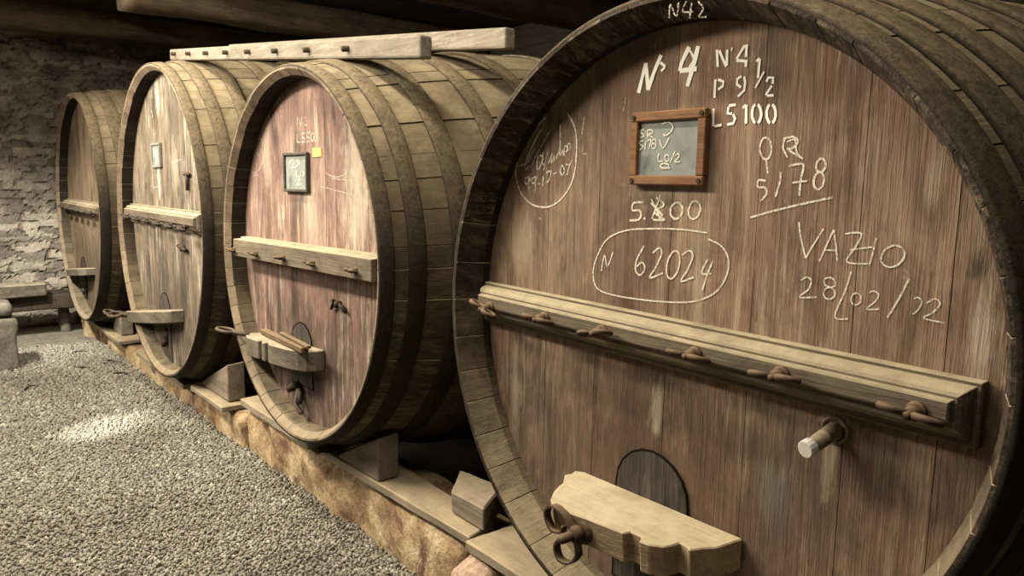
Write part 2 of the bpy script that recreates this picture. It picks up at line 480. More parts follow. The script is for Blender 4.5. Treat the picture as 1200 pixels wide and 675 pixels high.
def tube(path, r, closed=False, n=8, squash=None):
    """round bar swept along a path; r may be a list"""
    bm = bmesh.new()
    P = [Vector(p) for p in path]
    N = len(P)
    rs = r if isinstance(r, (list, tuple)) else [r] * N
    rings = []
    ref = Vector((0.3, 0.5, 0.81)).normalized()
    for i, p in enumerate(P):
        t = (P[(i + 1) % N] - P[i - 1]) if closed else (P[min(i + 1, N - 1)] - P[max(i - 1, 0)])
        t.normalize()
        a = ref - t * ref.dot(t)
        a.normalize()
        c = t.cross(a)
        rings.append([bm.verts.new(p + (a * math.cos(2 * math.pi * k / n) + c * math.sin(2 * math.pi * k / n)) * rs[i]) for k in range(n)])
    for i in range(N if closed else N - 1):
        A, B = rings[i], rings[(i + 1) % N]
        for k in range(n):
            bm.faces.new((A[k], A[(k + 1) % n], B[(k + 1) % n], B[k]))
    if not closed:
        bm.faces.new(rings[0][::-1])
        bm.faces.new(rings[-1])
    bmesh.ops.recalc_face_normals(bm, faces=bm.faces)
    rnd_layer(bm)
    return bm


def ring(c, ax, ay, r, n=18, n2=8):
    c, ax, ay = Vector(c), Vector(ax), Vector(ay)
    return tube([c + ax * math.cos(2 * math.pi * k / n) + ay * math.sin(2 * math.pi * k / n) for k in range(n)], r, True, n2)


def smooth_path(pts, per=6):
    if len(pts) < 3:
        return [Vector(p) for p in pts]
    P = [Vector(p) for p in pts]
    out = []
    for i in range(len(P) - 1):
        a, b_, c, d = P[max(i - 1, 0)], P[i], P[i + 1], P[min(i + 2, len(P) - 1)]
        for k in range(per):
            t = k / per
            out.append(0.5 * ((2 * b_) + (c - a) * t + (2 * a - 5 * b_ + 4 * c - d) * t * t + (3 * b_ - a - 3 * c + d) * t ** 3))
    out.append(P[-1])
    return out


def ink(strokes, x, flat=False):
    """chalk or paint strokes lying on an upright board at depth x"""
    bm = bmesh.new()
    lay = rnd_layer(bm)
    for k, (w, pts) in enumerate(strokes):
        xx = x - 0.00012 * (k % 5)
        P = smooth_path([(p[0], p[1]) for p in pts], 1 if flat else 5)
        L = []
        for i, p in enumerate(P):
            t = P[min(i + 1, len(P) - 1)] - P[max(i - 1, 0)]
            if t.length < 1e-6:
                t = Vector((1, 0))
            t.normalize()
            nrm = Vector((-t.y, t.x))
            h = w * (0.5 if flat else 0.62) * (1 + (0 if flat else 0.25 * noise.noise(Vector((p.x * 40, p.y * 40, k)))))
            L.append((bm.verts.new((xx, p.x + nrm.x * h, p.y + nrm.y * h)), bm.verts.new((xx, p.x - nrm.x * h, p.y - nrm.y * h))))
        for a, b_ in zip(L, L[1:]):
            bm.faces.new((a[0], b_[0], b_[1], a[1]))
    return bm


# chalk and paint strokes on the heads: (width, [(y, z), ...])
INK = {
'oval_note': [(0.0051, [(1.987,0.259),(1.954,0.221),(1.937,0.177),(1.934,0.109),(1.942,0.047),(1.963,0.0),(2.003,-0.042),(2.05,-0.069),(2.099,-0.078),(2.159,-0.072),(2.212,-0.047),(2.245,-0.013),(2.265,0.034),(2.266,0.068),(2.243,0.122),(2.208,0.174),(2.158,0.218),(2.1,0.25)]), (0.0043, [(2.123,0.207),(2.166,0.16),(2.206,0.094),(2.21,0.061),(2.184,0.078)]), (0.0039, [(2.132,0.197),(2.176,0.14),(2.197,0.094)]), (0.0042, [(2.074,0.205),(2.111,0.158),(2.15,0.113),(2.179,0.068)]), (0.0052, [(2.14,0.113),(2.143,0.067),(2.128,0.068),(2.11,0.106),(2.13,0.113)]), (0.0042, [(2.11,0.125),(2.112,0.087),(2.099,0.08),(2.086,0.125),(2.09,0.106),(2.105,0.057)]), (0.0038, [(2.079,0.083),(2.061,0.118),(2.065,0.083),(2.047,0.111),(2.051,0.089)]), (0.0047, [(2.022,0.224),(2.019,0.174),(2.02,0.111)]), (0.0038, [(2.037,0.098),(2.026,0.124),(2.016,0.111),(2.005,0.129),(2.0,0.11)]), (0.0037, [(1.995,0.11),(1.996,0.138),(1.984,0.144),(1.982,0.126),(1.991,0.123)]), (0.0037, [(1.969,0.153),(1.979,0.147),(1.975,0.129),(1.964,0.136),(1.968,0.154)]), (0.0043, [(2.249,0.075),(2.195,0.088),(2.175,0.12),(2.156,0.143)]), (0.0043, [(2.193,0.034),(2.214,0.024),(2.203,0.007),(2.183,0.021),(2.191,0.034),(2.186,-0.019)]), (0.0042, [(2.152,0.034),(2.173,0.024),(2.164,0.009),(2.144,0.024),(2.149,0.034),(2.151,-0.022)]), (0.0039, [(2.136,0.007),(2.123,0.009)]), (0.0042, [(2.107,0.038),(2.109,0.0)]), (0.0042, [(2.09,0.049),(2.064,0.055),(2.077,0.018),(2.09,0.018)]), (0.0038, [(2.054,0.044),(2.033,0.05)]), (0.0041, [(2.006,0.076),(2.016,0.057),(2.004,0.04),(1.993,0.057),(2.005,0.076)]), (0.004, [(1.987,0.079),(1.969,0.077),(1.953,0.094),(1.969,0.069),(1.979,0.041)])],
'tally_marks': [(0.004, [(1.9,0.239),(1.903,0.212),(1.912,0.173)]), (0.003, [(1.897,0.145),(1.908,0.116),(1.883,0.114)]), (0.0097, [(2.13,-0.121),(2.115,-0.127)]), (0.0035, [(1.71,0.297),(1.718,0.249)])],
'cask_number': [(0.0115, [(1.656,0.302),(1.643,0.348),(1.63,0.392)]), (0.0114, [(1.63,0.392),(1.623,0.351),(1.616,0.308)]), (0.0113, [(1.616,0.308),(1.594,0.362),(1.569,0.41)]), (0.007, [(1.571,0.387),(1.553,0.373),(1.567,0.361)]), (0.0116, [(1.463,0.421),(1.488,0.378),(1.494,0.354)]), (0.0115, [(1.494,0.354),(1.461,0.354),(1.431,0.354)]), (0.0123, [(1.43,0.419),(1.443,0.369),(1.463,0.306)]), (0.0055, [(1.459,0.41),(1.444,0.382),(1.46,0.362)])],
'stencil': [(0.008, [(1.363,0.4),(1.357,0.351)]), (0.008, [(1.355,0.397),(1.328,0.349)]), (0.008, [(1.328,0.396),(1.326,0.351)]), (0.004, [(1.312,0.4),(1.313,0.39)]), (0.0079, [(1.27,0.401),(1.295,0.366)]), (0.0079, [(1.295,0.363),(1.258,0.355)]), (0.0084, [(1.264,0.402),(1.264,0.368)]), (0.0084, [(1.263,0.353),(1.263,0.341)]), (0.008, [(1.363,0.317),(1.363,0.264)]), (0.008, [(1.354,0.315),(1.335,0.308),(1.336,0.295),(1.352,0.287)]), (0.0078, [(1.275,0.317),(1.288,0.311),(1.289,0.296),(1.275,0.286)]), (0.0078, [(1.267,0.315),(1.262,0.299),(1.264,0.277),(1.283,0.261)]), (0.0067, [(1.231,0.352),(1.221,0.36)]), (0.0077, [(1.22,0.358),(1.222,0.307)]), (0.0057, [(1.204,0.322),(1.229,0.28)]), (0.0072, [(1.195,0.294),(1.19,0.305),(1.175,0.303),(1.175,0.287)]), (0.0071, [(1.178,0.282),(1.195,0.258)]), (0.0071, [(1.19,0.256),(1.17,0.256)]), (0.008, [(1.364,0.233),(1.362,0.182)]), (0.0079, [(1.358,0.182),(1.333,0.185)]), (0.0079, [(1.289,0.239),(1.313,0.238)]), (0.0079, [(1.313,0.235),(1.315,0.216),(1.3,0.215)]), (0.0078, [(1.296,0.213),(1.289,0.2),(1.294,0.187),(1.314,0.185)]), (0.0073, [(1.265,0.228),(1.256,0.237)]), (0.0083, [(1.254,0.236),(1.252,0.184)]), (0.0082, [(1.222,0.185),(1.224,0.186),(1.227,0.189),(1.229,0.192),(1.231,0.196),(1.233,0.201),(1.234,0.205),(1.234,0.21),(1.234,0.215),(1.234,0.22),(1.233,0.224),(1.232,0.228),(1.23,0.231),(1.228,0.233),(1.225,0.234)]), (0.0082, [(1.218,0.234),(1.215,0.232),(1.213,0.229),(1.21,0.226),(1.209,0.222),(1.207,0.218),(1.206,0.213),(1.205,0.208),(1.205,0.204),(1.206,0.199),(1.207,0.195),(1.208,0.191),(1.21,0.188),(1.212,0.186),(1.214,0.184)]), (0.0081, [(1.176,0.182),(1.179,0.184),(1.181,0.187),(1.183,0.19),(1.185,0.194),(1.187,0.198),(1.188,0.203),(1.188,0.207),(1.189,0.212),(1.188,0.217),(1.187,0.221),(1.186,0.224),(1.184,0.228),(1.182,0.23),(1.18,0.231)]), (0.0081, [(1.173,0.231),(1.17,0.229),(1.168,0.226),(1.165,0.223),(1.164,0.219),(1.162,0.215),(1.161,0.21),(1.161,0.206),(1.16,0.201),(1.161,0.197),(1.162,0.192),(1.163,0.189),(1.165,0.186),(1.167,0.183),(1.169,0.182)])],
'qr_number': [(0.0046, [(1.187,0.143),(1.179,0.14),(1.172,0.132),(1.168,0.12),(1.167,0.106),(1.169,0.094),(1.175,0.086),(1.183,0.084),(1.191,0.087),(1.197,0.095),(1.202,0.107),(1.203,0.121),(1.2,0.132),(1.194,0.141),(1.187,0.143)]), (0.0038, [(1.182,0.087),(1.173,0.045)]), (0.004, [(1.128,0.137),(1.132,0.114),(1.116,0.088)]), (0.0045, [(1.134,0.137),(1.104,0.142),(1.089,0.129),(1.103,0.112),(1.117,0.109),(1.072,0.084)]), (0.0035, [(1.121,0.13),(1.098,0.134),(1.092,0.105),(1.081,0.089)]), (0.0046, [(1.178,0.024),(1.201,0.026),(1.201,0.007),(1.18,0.006),(1.173,-0.011),(1.191,-0.031)]), (0.005, [(1.135,0.049),(1.135,0.02),(1.146,-0.019)]), (0.0049, [(1.112,0.065),(1.07,0.068),(1.073,0.033),(1.075,-0.014)]), (0.0037, [(1.097,0.02),(1.055,0.025)]), (0.0046, [(1.018,0.083),(1.013,0.08),(1.009,0.075),(1.007,0.067),(1.008,0.059),(1.011,0.053),(1.016,0.048),(1.022,0.048),(1.027,0.05),(1.031,0.056),(1.033,0.063),(1.032,0.071),(1.028,0.078),(1.024,0.082),(1.018,0.083)]), (0.0046, [(1.02,0.047),(1.014,0.044),(1.01,0.037),(1.008,0.028),(1.01,0.018),(1.013,0.01),(1.019,0.005),(1.025,0.003),(1.031,0.007),(1.035,0.013),(1.037,0.023),(1.036,0.032),(1.032,0.041),(1.027,0.046),(1.02,0.047)]), (0.0047, [(1.221,-0.079),(1.153,-0.059),(1.073,-0.038),(0.982,-0.017)])],
'volume_number': [(0.0057, [(1.616,-0.047),(1.658,-0.05),(1.663,-0.073),(1.634,-0.074),(1.625,-0.088),(1.637,-0.104),(1.674,-0.108)]), (0.0062, [(1.615,-0.097),(1.605,-0.101)]), (0.005, [(1.585,-0.036),(1.561,-0.069),(1.544,-0.104)]), (0.005, [(1.548,-0.023),(1.567,-0.069),(1.579,-0.098)]), (0.005, [(1.565,-0.031),(1.532,-0.052),(1.57,-0.076),(1.527,-0.099),(1.574,-0.101)]), (0.0056, [(1.584,-0.047),(1.535,-0.087)]), (0.0055, [(1.477,-0.044),(1.468,-0.048),(1.461,-0.056),(1.459,-0.066),(1.461,-0.077),(1.468,-0.087),(1.477,-0.093),(1.488,-0.094),(1.497,-0.09),(1.504,-0.082),(1.506,-0.071),(1.504,-0.06),(1.497,-0.051),(1.488,-0.045),(1.477,-0.044)]), (0.0054, [(1.409,-0.038),(1.401,-0.042),(1.395,-0.05),(1.393,-0.061),(1.396,-0.073),(1.402,-0.084),(1.411,-0.09),(1.42,-0.092),(1.429,-0.088),(1.435,-0.079),(1.437,-0.068),(1.434,-0.056),(1.428,-0.045),(1.419,-0.039),(1.409,-0.038)])],
'serial_oval': [(0.0042, [(1.364,-0.131),(1.456,-0.126),(1.557,-0.129),(1.683,-0.141),(1.771,-0.176),(1.816,-0.238),(1.834,-0.299),(1.811,-0.351),(1.73,-0.365),(1.616,-0.365),(1.492,-0.358),(1.395,-0.342),(1.325,-0.307),(1.29,-0.257),(1.284,-0.207),(1.31,-0.168),(1.359,-0.149)]), (0.0041, [(1.795,-0.288),(1.782,-0.232),(1.767,-0.27),(1.743,-0.22)]), (0.0048, [(1.607,-0.188),(1.636,-0.235),(1.639,-0.272),(1.617,-0.284),(1.6,-0.26),(1.613,-0.242),(1.635,-0.258)]), (0.0047, [(1.57,-0.208),(1.545,-0.19),(1.533,-0.205),(1.553,-0.25),(1.578,-0.289),(1.524,-0.268)]), (0.0047, [(1.477,-0.194),(1.468,-0.199),(1.462,-0.212),(1.461,-0.23),(1.465,-0.25),(1.473,-0.267),(1.484,-0.279),(1.495,-0.283),(1.504,-0.278),(1.51,-0.265),(1.511,-0.247),(1.507,-0.227),(1.498,-0.209),(1.488,-0.197),(1.477,-0.194)]), (0.0046, [(1.452,-0.205),(1.427,-0.189),(1.412,-0.204),(1.43,-0.25),(1.453,-0.287),(1.405,-0.269)]), (0.0045, [(1.358,-0.211),(1.377,-0.253),(1.342,-0.252)]), (0.0045, [(1.339,-0.214),(1.359,-0.264),(1.371,-0.307)])],
'empty_date': [(0.0039, [(1.071,-0.085),(1.061,-0.131),(1.044,-0.18)]), (0.0039, [(1.044,-0.18),(1.027,-0.146),(1.0,-0.099)]), (0.0036, [(1.005,-0.185),(0.987,-0.137),(0.972,-0.099)]), (0.0036, [(0.972,-0.099),(0.964,-0.137),(0.956,-0.181)]), (0.0031, [(0.992,-0.154),(0.961,-0.153)]), (0.0036, [(0.942,-0.109),(0.914,-0.104),(0.899,-0.109),(0.914,-0.144),(0.931,-0.18),(0.874,-0.18)]), (0.0035, [(0.862,-0.114),(0.867,-0.151),(0.874,-0.185)]), (0.0031, [(0.927,-0.149),(0.869,-0.137)]), (0.0037, [(0.82,-0.13),(0.808,-0.13),(0.798,-0.134),(0.792,-0.143),(0.791,-0.154),(0.796,-0.166),(0.805,-0.176),(0.816,-0.182),(0.828,-0.183),(0.839,-0.178),(0.845,-0.169),(0.845,-0.158),(0.841,-0.146),(0.831,-0.136),(0.82,-0.13)]), (0.0039, [(1.054,-0.241),(1.038,-0.231),(1.024,-0.238),(1.031,-0.264),(1.055,-0.287),(1.006,-0.281)]), (0.0034, [(0.957,-0.241),(0.96,-0.246),(0.966,-0.249),(0.973,-0.25),(0.979,-0.248),(0.985,-0.245),(0.988,-0.24),(0.988,-0.234),(0.985,-0.229),(0.98,-0.226),(0.973,-0.225),(0.966,-0.227),(0.96,-0.231),(0.957,-0.236),(0.957,-0.241)]), (0.0034, [(0.956,-0.264),(0.957,-0.271),(0.961,-0.277),(0.967,-0.281),(0.974,-0.282),(0.98,-0.28),(0.985,-0.275),(0.987,-0.268),(0.986,-0.261),(0.982,-0.255),(0.976,-0.252),(0.969,-0.251),(0.963,-0.253),(0.958,-0.258),(0.956,-0.264)]), (0.0036, [(0.918,-0.203),(0.929,-0.253),(0.952,-0.325),(0.916,-0.326)]), (0.0031, [(0.899,-0.257),(0.893,-0.259),(0.889,-0.263),(0.888,-0.269),(0.888,-0.276),(0.891,-0.282),(0.896,-0.286),(0.902,-0.287),(0.907,-0.286),(0.911,-0.281),(0.913,-0.275),(0.912,-0.268),(0.909,-0.262),(0.904,-0.258),(0.899,-0.257)]), (0.0031, [(0.87,-0.253),(0.858,-0.247),(0.845,-0.253),(0.85,-0.271),(0.871,-0.294),(0.84,-0.29)]), (0.0038, [(0.775,-0.206),(0.793,-0.254),(0.818,-0.308)]), (0.0026, [(0.761,-0.253),(0.75,-0.25),(0.742,-0.259),(0.749,-0.28),(0.76,-0.291)]), (0.003, [(0.73,-0.261),(0.715,-0.248),(0.701,-0.258),(0.715,-0.281),(0.734,-0.297),(0.687,-0.302)])],
'chime_mark': [(0.0042, [(1.424,0.476),(1.423,0.513),(1.4,0.476),(1.394,0.514)]), (0.0041, [(1.367,0.512),(1.377,0.487),(1.342,0.481)]), (0.0041, [(1.349,0.505),(1.353,0.465)]), (0.0041, [(1.327,0.505),(1.309,0.484),(1.321,0.464),(1.296,0.46)])],
'slate1': [(0.0031, [(1.613,0.184),(1.628,0.18),(1.62,0.171),(1.612,0.163),(1.627,0.158)]), (0.0031, [(1.595,0.156),(1.598,0.179),(1.581,0.18),(1.578,0.171),(1.595,0.168),(1.575,0.157)]), (0.0031, [(1.614,0.148),(1.629,0.146),(1.626,0.137),(1.613,0.13),(1.628,0.119)]), (0.0031, [(1.604,0.147),(1.606,0.121)]), (0.0031, [(1.599,0.147),(1.582,0.15),(1.59,0.122)]), (0.003, [(1.562,0.144),(1.562,0.141),(1.564,0.138),(1.567,0.137),(1.57,0.137),(1.574,0.138),(1.576,0.141),(1.577,0.144),(1.576,0.148),(1.574,0.15),(1.571,0.152),(1.568,0.151),(1.565,0.15),(1.563,0.147),(1.562,0.144)]), (0.003, [(1.562,0.131),(1.563,0.127),(1.565,0.124),(1.569,0.123),(1.572,0.123),(1.576,0.125),(1.579,0.128),(1.58,0.131),(1.579,0.135),(1.577,0.138),(1.573,0.139),(1.57,0.139),(1.566,0.138),(1.563,0.135),(1.562,0.131)]), (0.0033, [(1.541,0.197),(1.515,0.201),(1.498,0.189),(1.506,0.171),(1.527,0.161),(1.532,0.167)]), (0.0033, [(1.548,0.151),(1.533,0.123),(1.51,0.155)]), (0.0033, [(1.548,0.108),(1.551,0.084),(1.53,0.084)]), (0.0033, [(1.508,0.092),(1.508,0.088),(1.51,0.085),(1.513,0.083),(1.517,0.083),(1.521,0.085),(1.523,0.088),(1.524,0.093),(1.524,0.097),(1.521,0.101),(1.518,0.103),(1.515,0.102),(1.511,0.1),(1.509,0.097),(1.508,0.092)]), (0.0033, [(1.486,0.112),(1.503,0.078)]), (0.0032, [(1.486,0.099),(1.472,0.105),(1.471,0.094),(1.485,0.081),(1.464,0.081)]), (0.0036, [(1.507,0.068),(1.509,0.065),(1.513,0.063),(1.52,0.061),(1.527,0.061),(1.534,0.063),(1.539,0.065),(1.541,0.069),(1.539,0.072),(1.535,0.075),(1.528,0.076),(1.521,0.076),(1.514,0.074),(1.509,0.072),(1.507,0.068)]), (0.0036, [(1.539,0.062),(1.503,0.062)])],
'c2_stencil': [(0.0084, [(4.209,0.376),(4.212,0.325)]), (0.0084, [(4.201,0.374),(4.162,0.322)]), (0.0083, [(4.147,0.373),(4.154,0.322)]), (0.0082, [(4.119,0.362),(4.086,0.366),(4.087,0.347),(4.121,0.324),(4.076,0.321)]), (0.0094, [(4.215,0.278),(4.221,0.23),(4.184,0.229)]), (0.0093, [(4.107,0.277),(4.148,0.277),(4.153,0.255),(4.112,0.248),(4.117,0.228),(4.159,0.228)]), (0.0092, [(4.042,0.278),(4.082,0.276),(4.088,0.254),(4.048,0.248),(4.053,0.228),(4.093,0.227)]), (0.0091, [(3.992,0.251),(3.995,0.241),(4.0,0.233),(4.008,0.228),(4.017,0.229),(4.025,0.234),(4.03,0.242),(4.032,0.252),(4.029,0.262),(4.023,0.27),(4.015,0.274),(4.006,0.274),(3.999,0.269),(3.994,0.261),(3.992,0.251)]), (0.009, [(3.95,0.249),(3.952,0.239),(3.958,0.231),(3.966,0.227),(3.974,0.227),(3.982,0.232),(3.987,0.24),(3.988,0.25),(3.986,0.26),(3.98,0.268),(3.972,0.272),(3.964,0.272),(3.956,0.267),(3.951,0.259),(3.95,0.249)])],
'c2_chalk': [(0.0059, [(5.017,0.139),(4.997,0.18),(4.959,0.219),(4.909,0.25),(4.853,0.268),(4.799,0.272),(4.755,0.261),(4.727,0.237),(4.716,0.204),(4.726,0.165),(4.755,0.125),(4.799,0.091),(4.852,0.066),(4.909,0.054),(4.96,0.058)]), (0.0053, [(4.925,0.195),(4.886,0.155),(4.861,0.203),(4.822,0.163)]), (0.0054, [(4.963,0.057),(4.909,0.067),(4.939,0.028),(4.873,0.047),(4.832,0.034)]), (0.0047, [(3.859,0.054),(3.75,0.03),(3.644,0.041),(3.575,0.069)]), (0.0042, [(3.919,-0.021),(3.717,-0.043),(3.545,-0.063),(3.464,-0.1)]), (0.0042, [(3.786,0.022),(3.61,0.014)])],
'slate2': [(0.0048, [(4.304,0.108),(4.259,0.134),(4.248,0.099)]), (0.0047, [(4.203,0.124),(4.162,0.11),(4.205,0.093)]), (0.0047, [(4.284,0.081),(4.197,0.089)]), (0.0052, [(4.211,0.063),(4.204,0.034),(4.149,0.037),(4.147,0.067)]), (0.0051, [(4.123,0.063),(4.099,0.046),(4.124,0.034)]), (0.0052, [(4.201,0.011),(4.15,0.02),(4.203,-0.015),(4.143,-0.011)])],
'c3_chalk': [(0.017, [(7.201,0.775),(7.188,0.709)]), (0.0184, [(7.095,0.777),(7.076,0.701)]), (0.0111, [(7.232,0.604),(7.201,0.543)]), (0.0169, [(7.204,0.439),(7.182,0.372)]), (0.007, [(6.687,0.146),(6.403,0.166)]), (0.007, [(6.603,0.37),(6.568,0.226)]), (0.0067, [(7.269,-0.071),(7.061,-0.046)])],
}

# ------------------------------------------------------------------ casks
class Cask:
    def __init__(s, x0, cy, cz, r0, length, bulge, xh, seed, harm=None, staves=44, loc_z=None):
        s.x0, s.cy, s.cz, s.r0, s.L, s.b, s.xh = x0, cy, cz, r0, length, bulge, x0 + xh
        s.harm, s.n, s.rng = harm, staves, random.Random(seed)

    def rr(s, th):
        if not s.harm:
            return 1.0
        a, b_, c, d = s.harm
        return 1 + a * math.cos(2 * th) + b_ * math.sin(2 * th) + c * math.cos(3 * th) + d * math.sin(3 * th)

    def k(s, x):
        return 1 + s.b * (1 - ((x - s.L / 2) / (s.L / 2)) ** 2)

    def p(s, x, r, th):
        r *= s.rr(th)
        return (s.x0 + x, s.cy + r * math.cos(th), s.cz + r * math.sin(th))

    def angles(s):
        """per stave: groove, then flat samples; returns (theta, groove flag, stave id)"""
        out = []
        edges = [2 * math.pi * (i + s.rng.uniform(-0.18, 0.18)) / s.n for i in range(s.n)]
        edges.append(edges[0] + 2 * math.pi)
        for i in range(s.n):
            a, c = edges[i], edges[i + 1]
            g = 0.0032 / s.r0
            out.append((a, 1, i))
            out.append((a + g, 0, i))
            for f in (0.33, 0.66):
                out.append((a + (c - a) * f, 0, i))
            out.append((c - g, 0, i))
        return out

    def build(s, label, group, mats, hoops, planks, chime_mat):
        root = empty('wine_cask', (s.x0 + 0.5, s.cy, s.cz - s.r0), label, 'cask', group)
        s.root = root
        A = s.angles()
        jit = [(s.rng.uniform(-0.004, 0.004) * (0.3 if s.harm else 1), s.rng.uniform(-0.003, 0.003), s.rng.random()) for _ in range(s.n)]
        # staves
        bm = bmesh.new()
        lay = rnd_layer(bm)
        xs = [0.0, 0.02] + [s.L * t for t in (0.03, 0.06, 0.1, 0.15, 0.2, 0.26, 0.33, 0.4, 0.5, 0.6, 0.7, 0.8, 0.9, 1.0)]
        rows = []
        for x in xs:
            rows.append([bm.verts.new(s.p(x if x > 0 else jit[i][0] * 0.0, s.r0 * s.k(x) + jit[i][1] * (0.3 if x < 0.01 else 1) - (0.006 if g else 0), th)) for th, g, i in A])
        n = len(A)
        for a, b_ in zip(rows, rows[1:]):
            for q in range(n):
                f = bm.faces.new((a[q], a[(q + 1) % n], b_[(q + 1) % n], b_[q]))
                f[lay] = jit[A[q][2]][2]
        bm.faces.new(rows[-1])
        bmesh.ops.recalc_face_normals(bm, faces=bm.faces)
        obj('staves', bm, mats['stave'], root)
        # chime: the bevelled stave ends around the head
        bm = bmesh.new()
        lay = rnd_layer(bm)
        prof = [(0.0, 0.0), (0.0, -0.010), (0.108, -0.051), (s.xh - s.x0 + 0.03, -0.054)] if s.harm else \
            [(0.0, 0.0), (0.0, -0.012), (0.035, -0.044), (s.xh - s.x0 + 0.03, -0.05)]
        rows = []
        for pi, (x, dr) in enumerate(prof):
            rows.append([bm.verts.new(s.p(x + (jit[i][0] if pi in (1, 2) else 0) + (0.004 if g and pi in (1, 2) else 0), s.r0 + dr + (0.003 if g and pi in (2, 3) else 0), th)) for th, g, i in A])
        for pi, (a, b_) in enumerate(zip(rows, rows[1:])):
            for q in range(n):
                f = bm.faces.new((a[q], b_[q], b_[(q + 1) % n], a[(q + 1) % n]))
                f[lay] = jit[A[q][2]][2]
                f.material_index = 1 if pi == 2 else 0
        bmesh.ops.recalc_face_normals(bm, faces=bm.faces)
        ch = obj('chime', bm, chime_mat, root, label='bevelled stave ends')
        ch.data.materials.append(M['croze'])
        # hoops
        for x0, x1 in hoops:
            bm = bmesh.new()
            lay = rnd_layer(bm)
            N = 160
            w0 = s.rng.uniform(0, 9)
            pr = [(0, 0.0), (0, 0.010), (0.006, 0.013), (0.5, 0.0135), (-0.006, 0.013), (1, 0.010), (1, 0.0)]
            rows = []
            for f_, dr in pr:
                row = []
                for q in range(N):
                    th = 2 * math.pi * q / N
                    wob = 0.006 * math.sin(2 * th + w0) + 0.004 * noise.noise(Vector((math.cos(th) * 3, math.sin(th) * 3, w0)))
                    if x0 <= 0.001:
                        wob = wob * 0.5 if f_ in (0.5, -0.006, 1) else 0
                    x = x0 + (f_ * (x1 - x0) if f_ in (0, 0.5, 1) else (f_ if f_ > 0 else (x1 - x0) + f_)) + wob
                    row.append(bm.verts.new(s.p(x, s.r0 * s.k(max(x, 0)) + dr, th)))
                rows.append(row)
            for a, b_ in zip(rows, rows[1:]):
                for q in range(N):
                    bm.faces.new((a[q], b_[q], b_[(q + 1) % N], a[(q + 1) % N]))
            bmesh.ops.recalc_face_normals(bm, faces=bm.faces)
            obj('hoop', bm, mats['hoop'], root, smooth=True)
        # head: upright boards
        bm = bmesh.new()
        lay = rnd_layer(bm)
        Rh = s.r0 - 0.05
        ys = [s.cy + Rh] + planks + [s.cy - Rh]

        def edge_z(y, sign):
            c = max(-1, min(1, (y - s.cy) / Rh))
            th = math.acos(c) * sign
            return s.cz + Rh * s.rr(th) * math.sin(th)
        for ya, yb in zip(ys, ys[1:]):
            ya_, yb_ = ya - 0.0011, yb + 0.0011
            rv = s.rng.random()
            dx = s.rng.uniform(-0.0005, 0.0005)
            lean = 0.0
            up_, dn = [], []
            for q in range(9):
                y = ya_ + (yb_ - ya_) * q / 8
                up_.append((y, edge_z(y, 1)))
                dn.append((y, edge_z(y, -1)))
            out = up_ + dn[::-1]
            fr = [bm.verts.new((s.xh + dx, y, z)) for y, z in out]
            f = bm.faces.new(fr)
            f[lay] = rv
            bk = [bm.verts.new((s.xh + 0.03, y, z)) for y, z in out]
            for q in range(len(out)):
                g_ = bm.faces.new((fr[q], fr[(q + 1) % len(out)], bk[(q + 1) % len(out)], bk[q]))
                g_[lay] = rv * 0.5
        bmesh.ops.recalc_face_normals(bm, faces=bm.faces)
        bmesh.ops.triangulate(bm, faces=[f for f in bm.faces if len(f.verts) > 4])
        bm2 = bmesh.new()     # dark board behind the joints
        bmesh.ops.create_circle(bm2, cap_ends=True, radius=s.r0 - 0.03, segments=64,
                                matrix=Matrix.Translation((s.xh + 0.025, s.cy, s.cz)) @ Matrix.Rotation(R(90), 4, 'Y'))
        lay2 = rnd_layer(bm2)
        for f in bm2.faces:
            f[lay2] = 0.0
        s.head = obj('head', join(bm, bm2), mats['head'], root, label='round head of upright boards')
        return root

    def crossbar(s, ya, yb, za, zb, h, depth, mat, steps=True):
        """moulded rail across the head; ya left end, yb right end, za/zb their top heights"""
        d = [(0.0, 0.0), (0.026, 0.0), (0.030, 0.004), (0.030, 0.013), (0.040, 0.014), (0.058, 0.018), (0.070, 0.026), (0.076, 0.034), (0.076, 0.041), (0.092, 0.043), (depth, 0.047)]
        if not steps:
            d = [(0.0, 0.0), (depth * 0.5, 0.0), (depth * 0.55, 0.010), (depth, 0.014)]
        bm = bmesh.new()
        rows = []
        for dx, ins in d:
            x = s.xh - dx
            row = []
            for y, z, sg in ((ya, za, -1), (yb, zb, 1)):
                row.append((x, y + sg * ins, z - ins))
            for y, z, sg in ((yb, zb, 1), (ya, za, -1)):
                row.append((x, y + sg * ins, z - h + ins * (1.55 if steps else 1.0)))
            rows.append([bm.verts.new(q) for q in row])
        for a, b_ in zip(rows, rows[1:]):
            for q in range(4):
                bm.faces.new((a[q], a[(q + 1) % 4], b_[(q + 1) % 4], b_[q]))
        bm.faces.new(rows[-1])
        bm.faces.new(rows[0][::-1])
        bmesh.ops.recalc_face_normals(bm, faces=bm.faces)
        ed = [e for e in bm.edges if len(e.link_faces) == 2 and e.calc_face_angle(0) > 0.9]
        bmesh.ops.bevel(bm, geom=ed, offset=0.0015, segments=1, affect='EDGES')
        lay = rnd_layer(bm)
        for f in bm.faces:
            f[lay] = 0.5
        s.bar_front = s.xh - depth
        return obj('crossbar', bm, mat, s.root, label='moulded rail across the head')

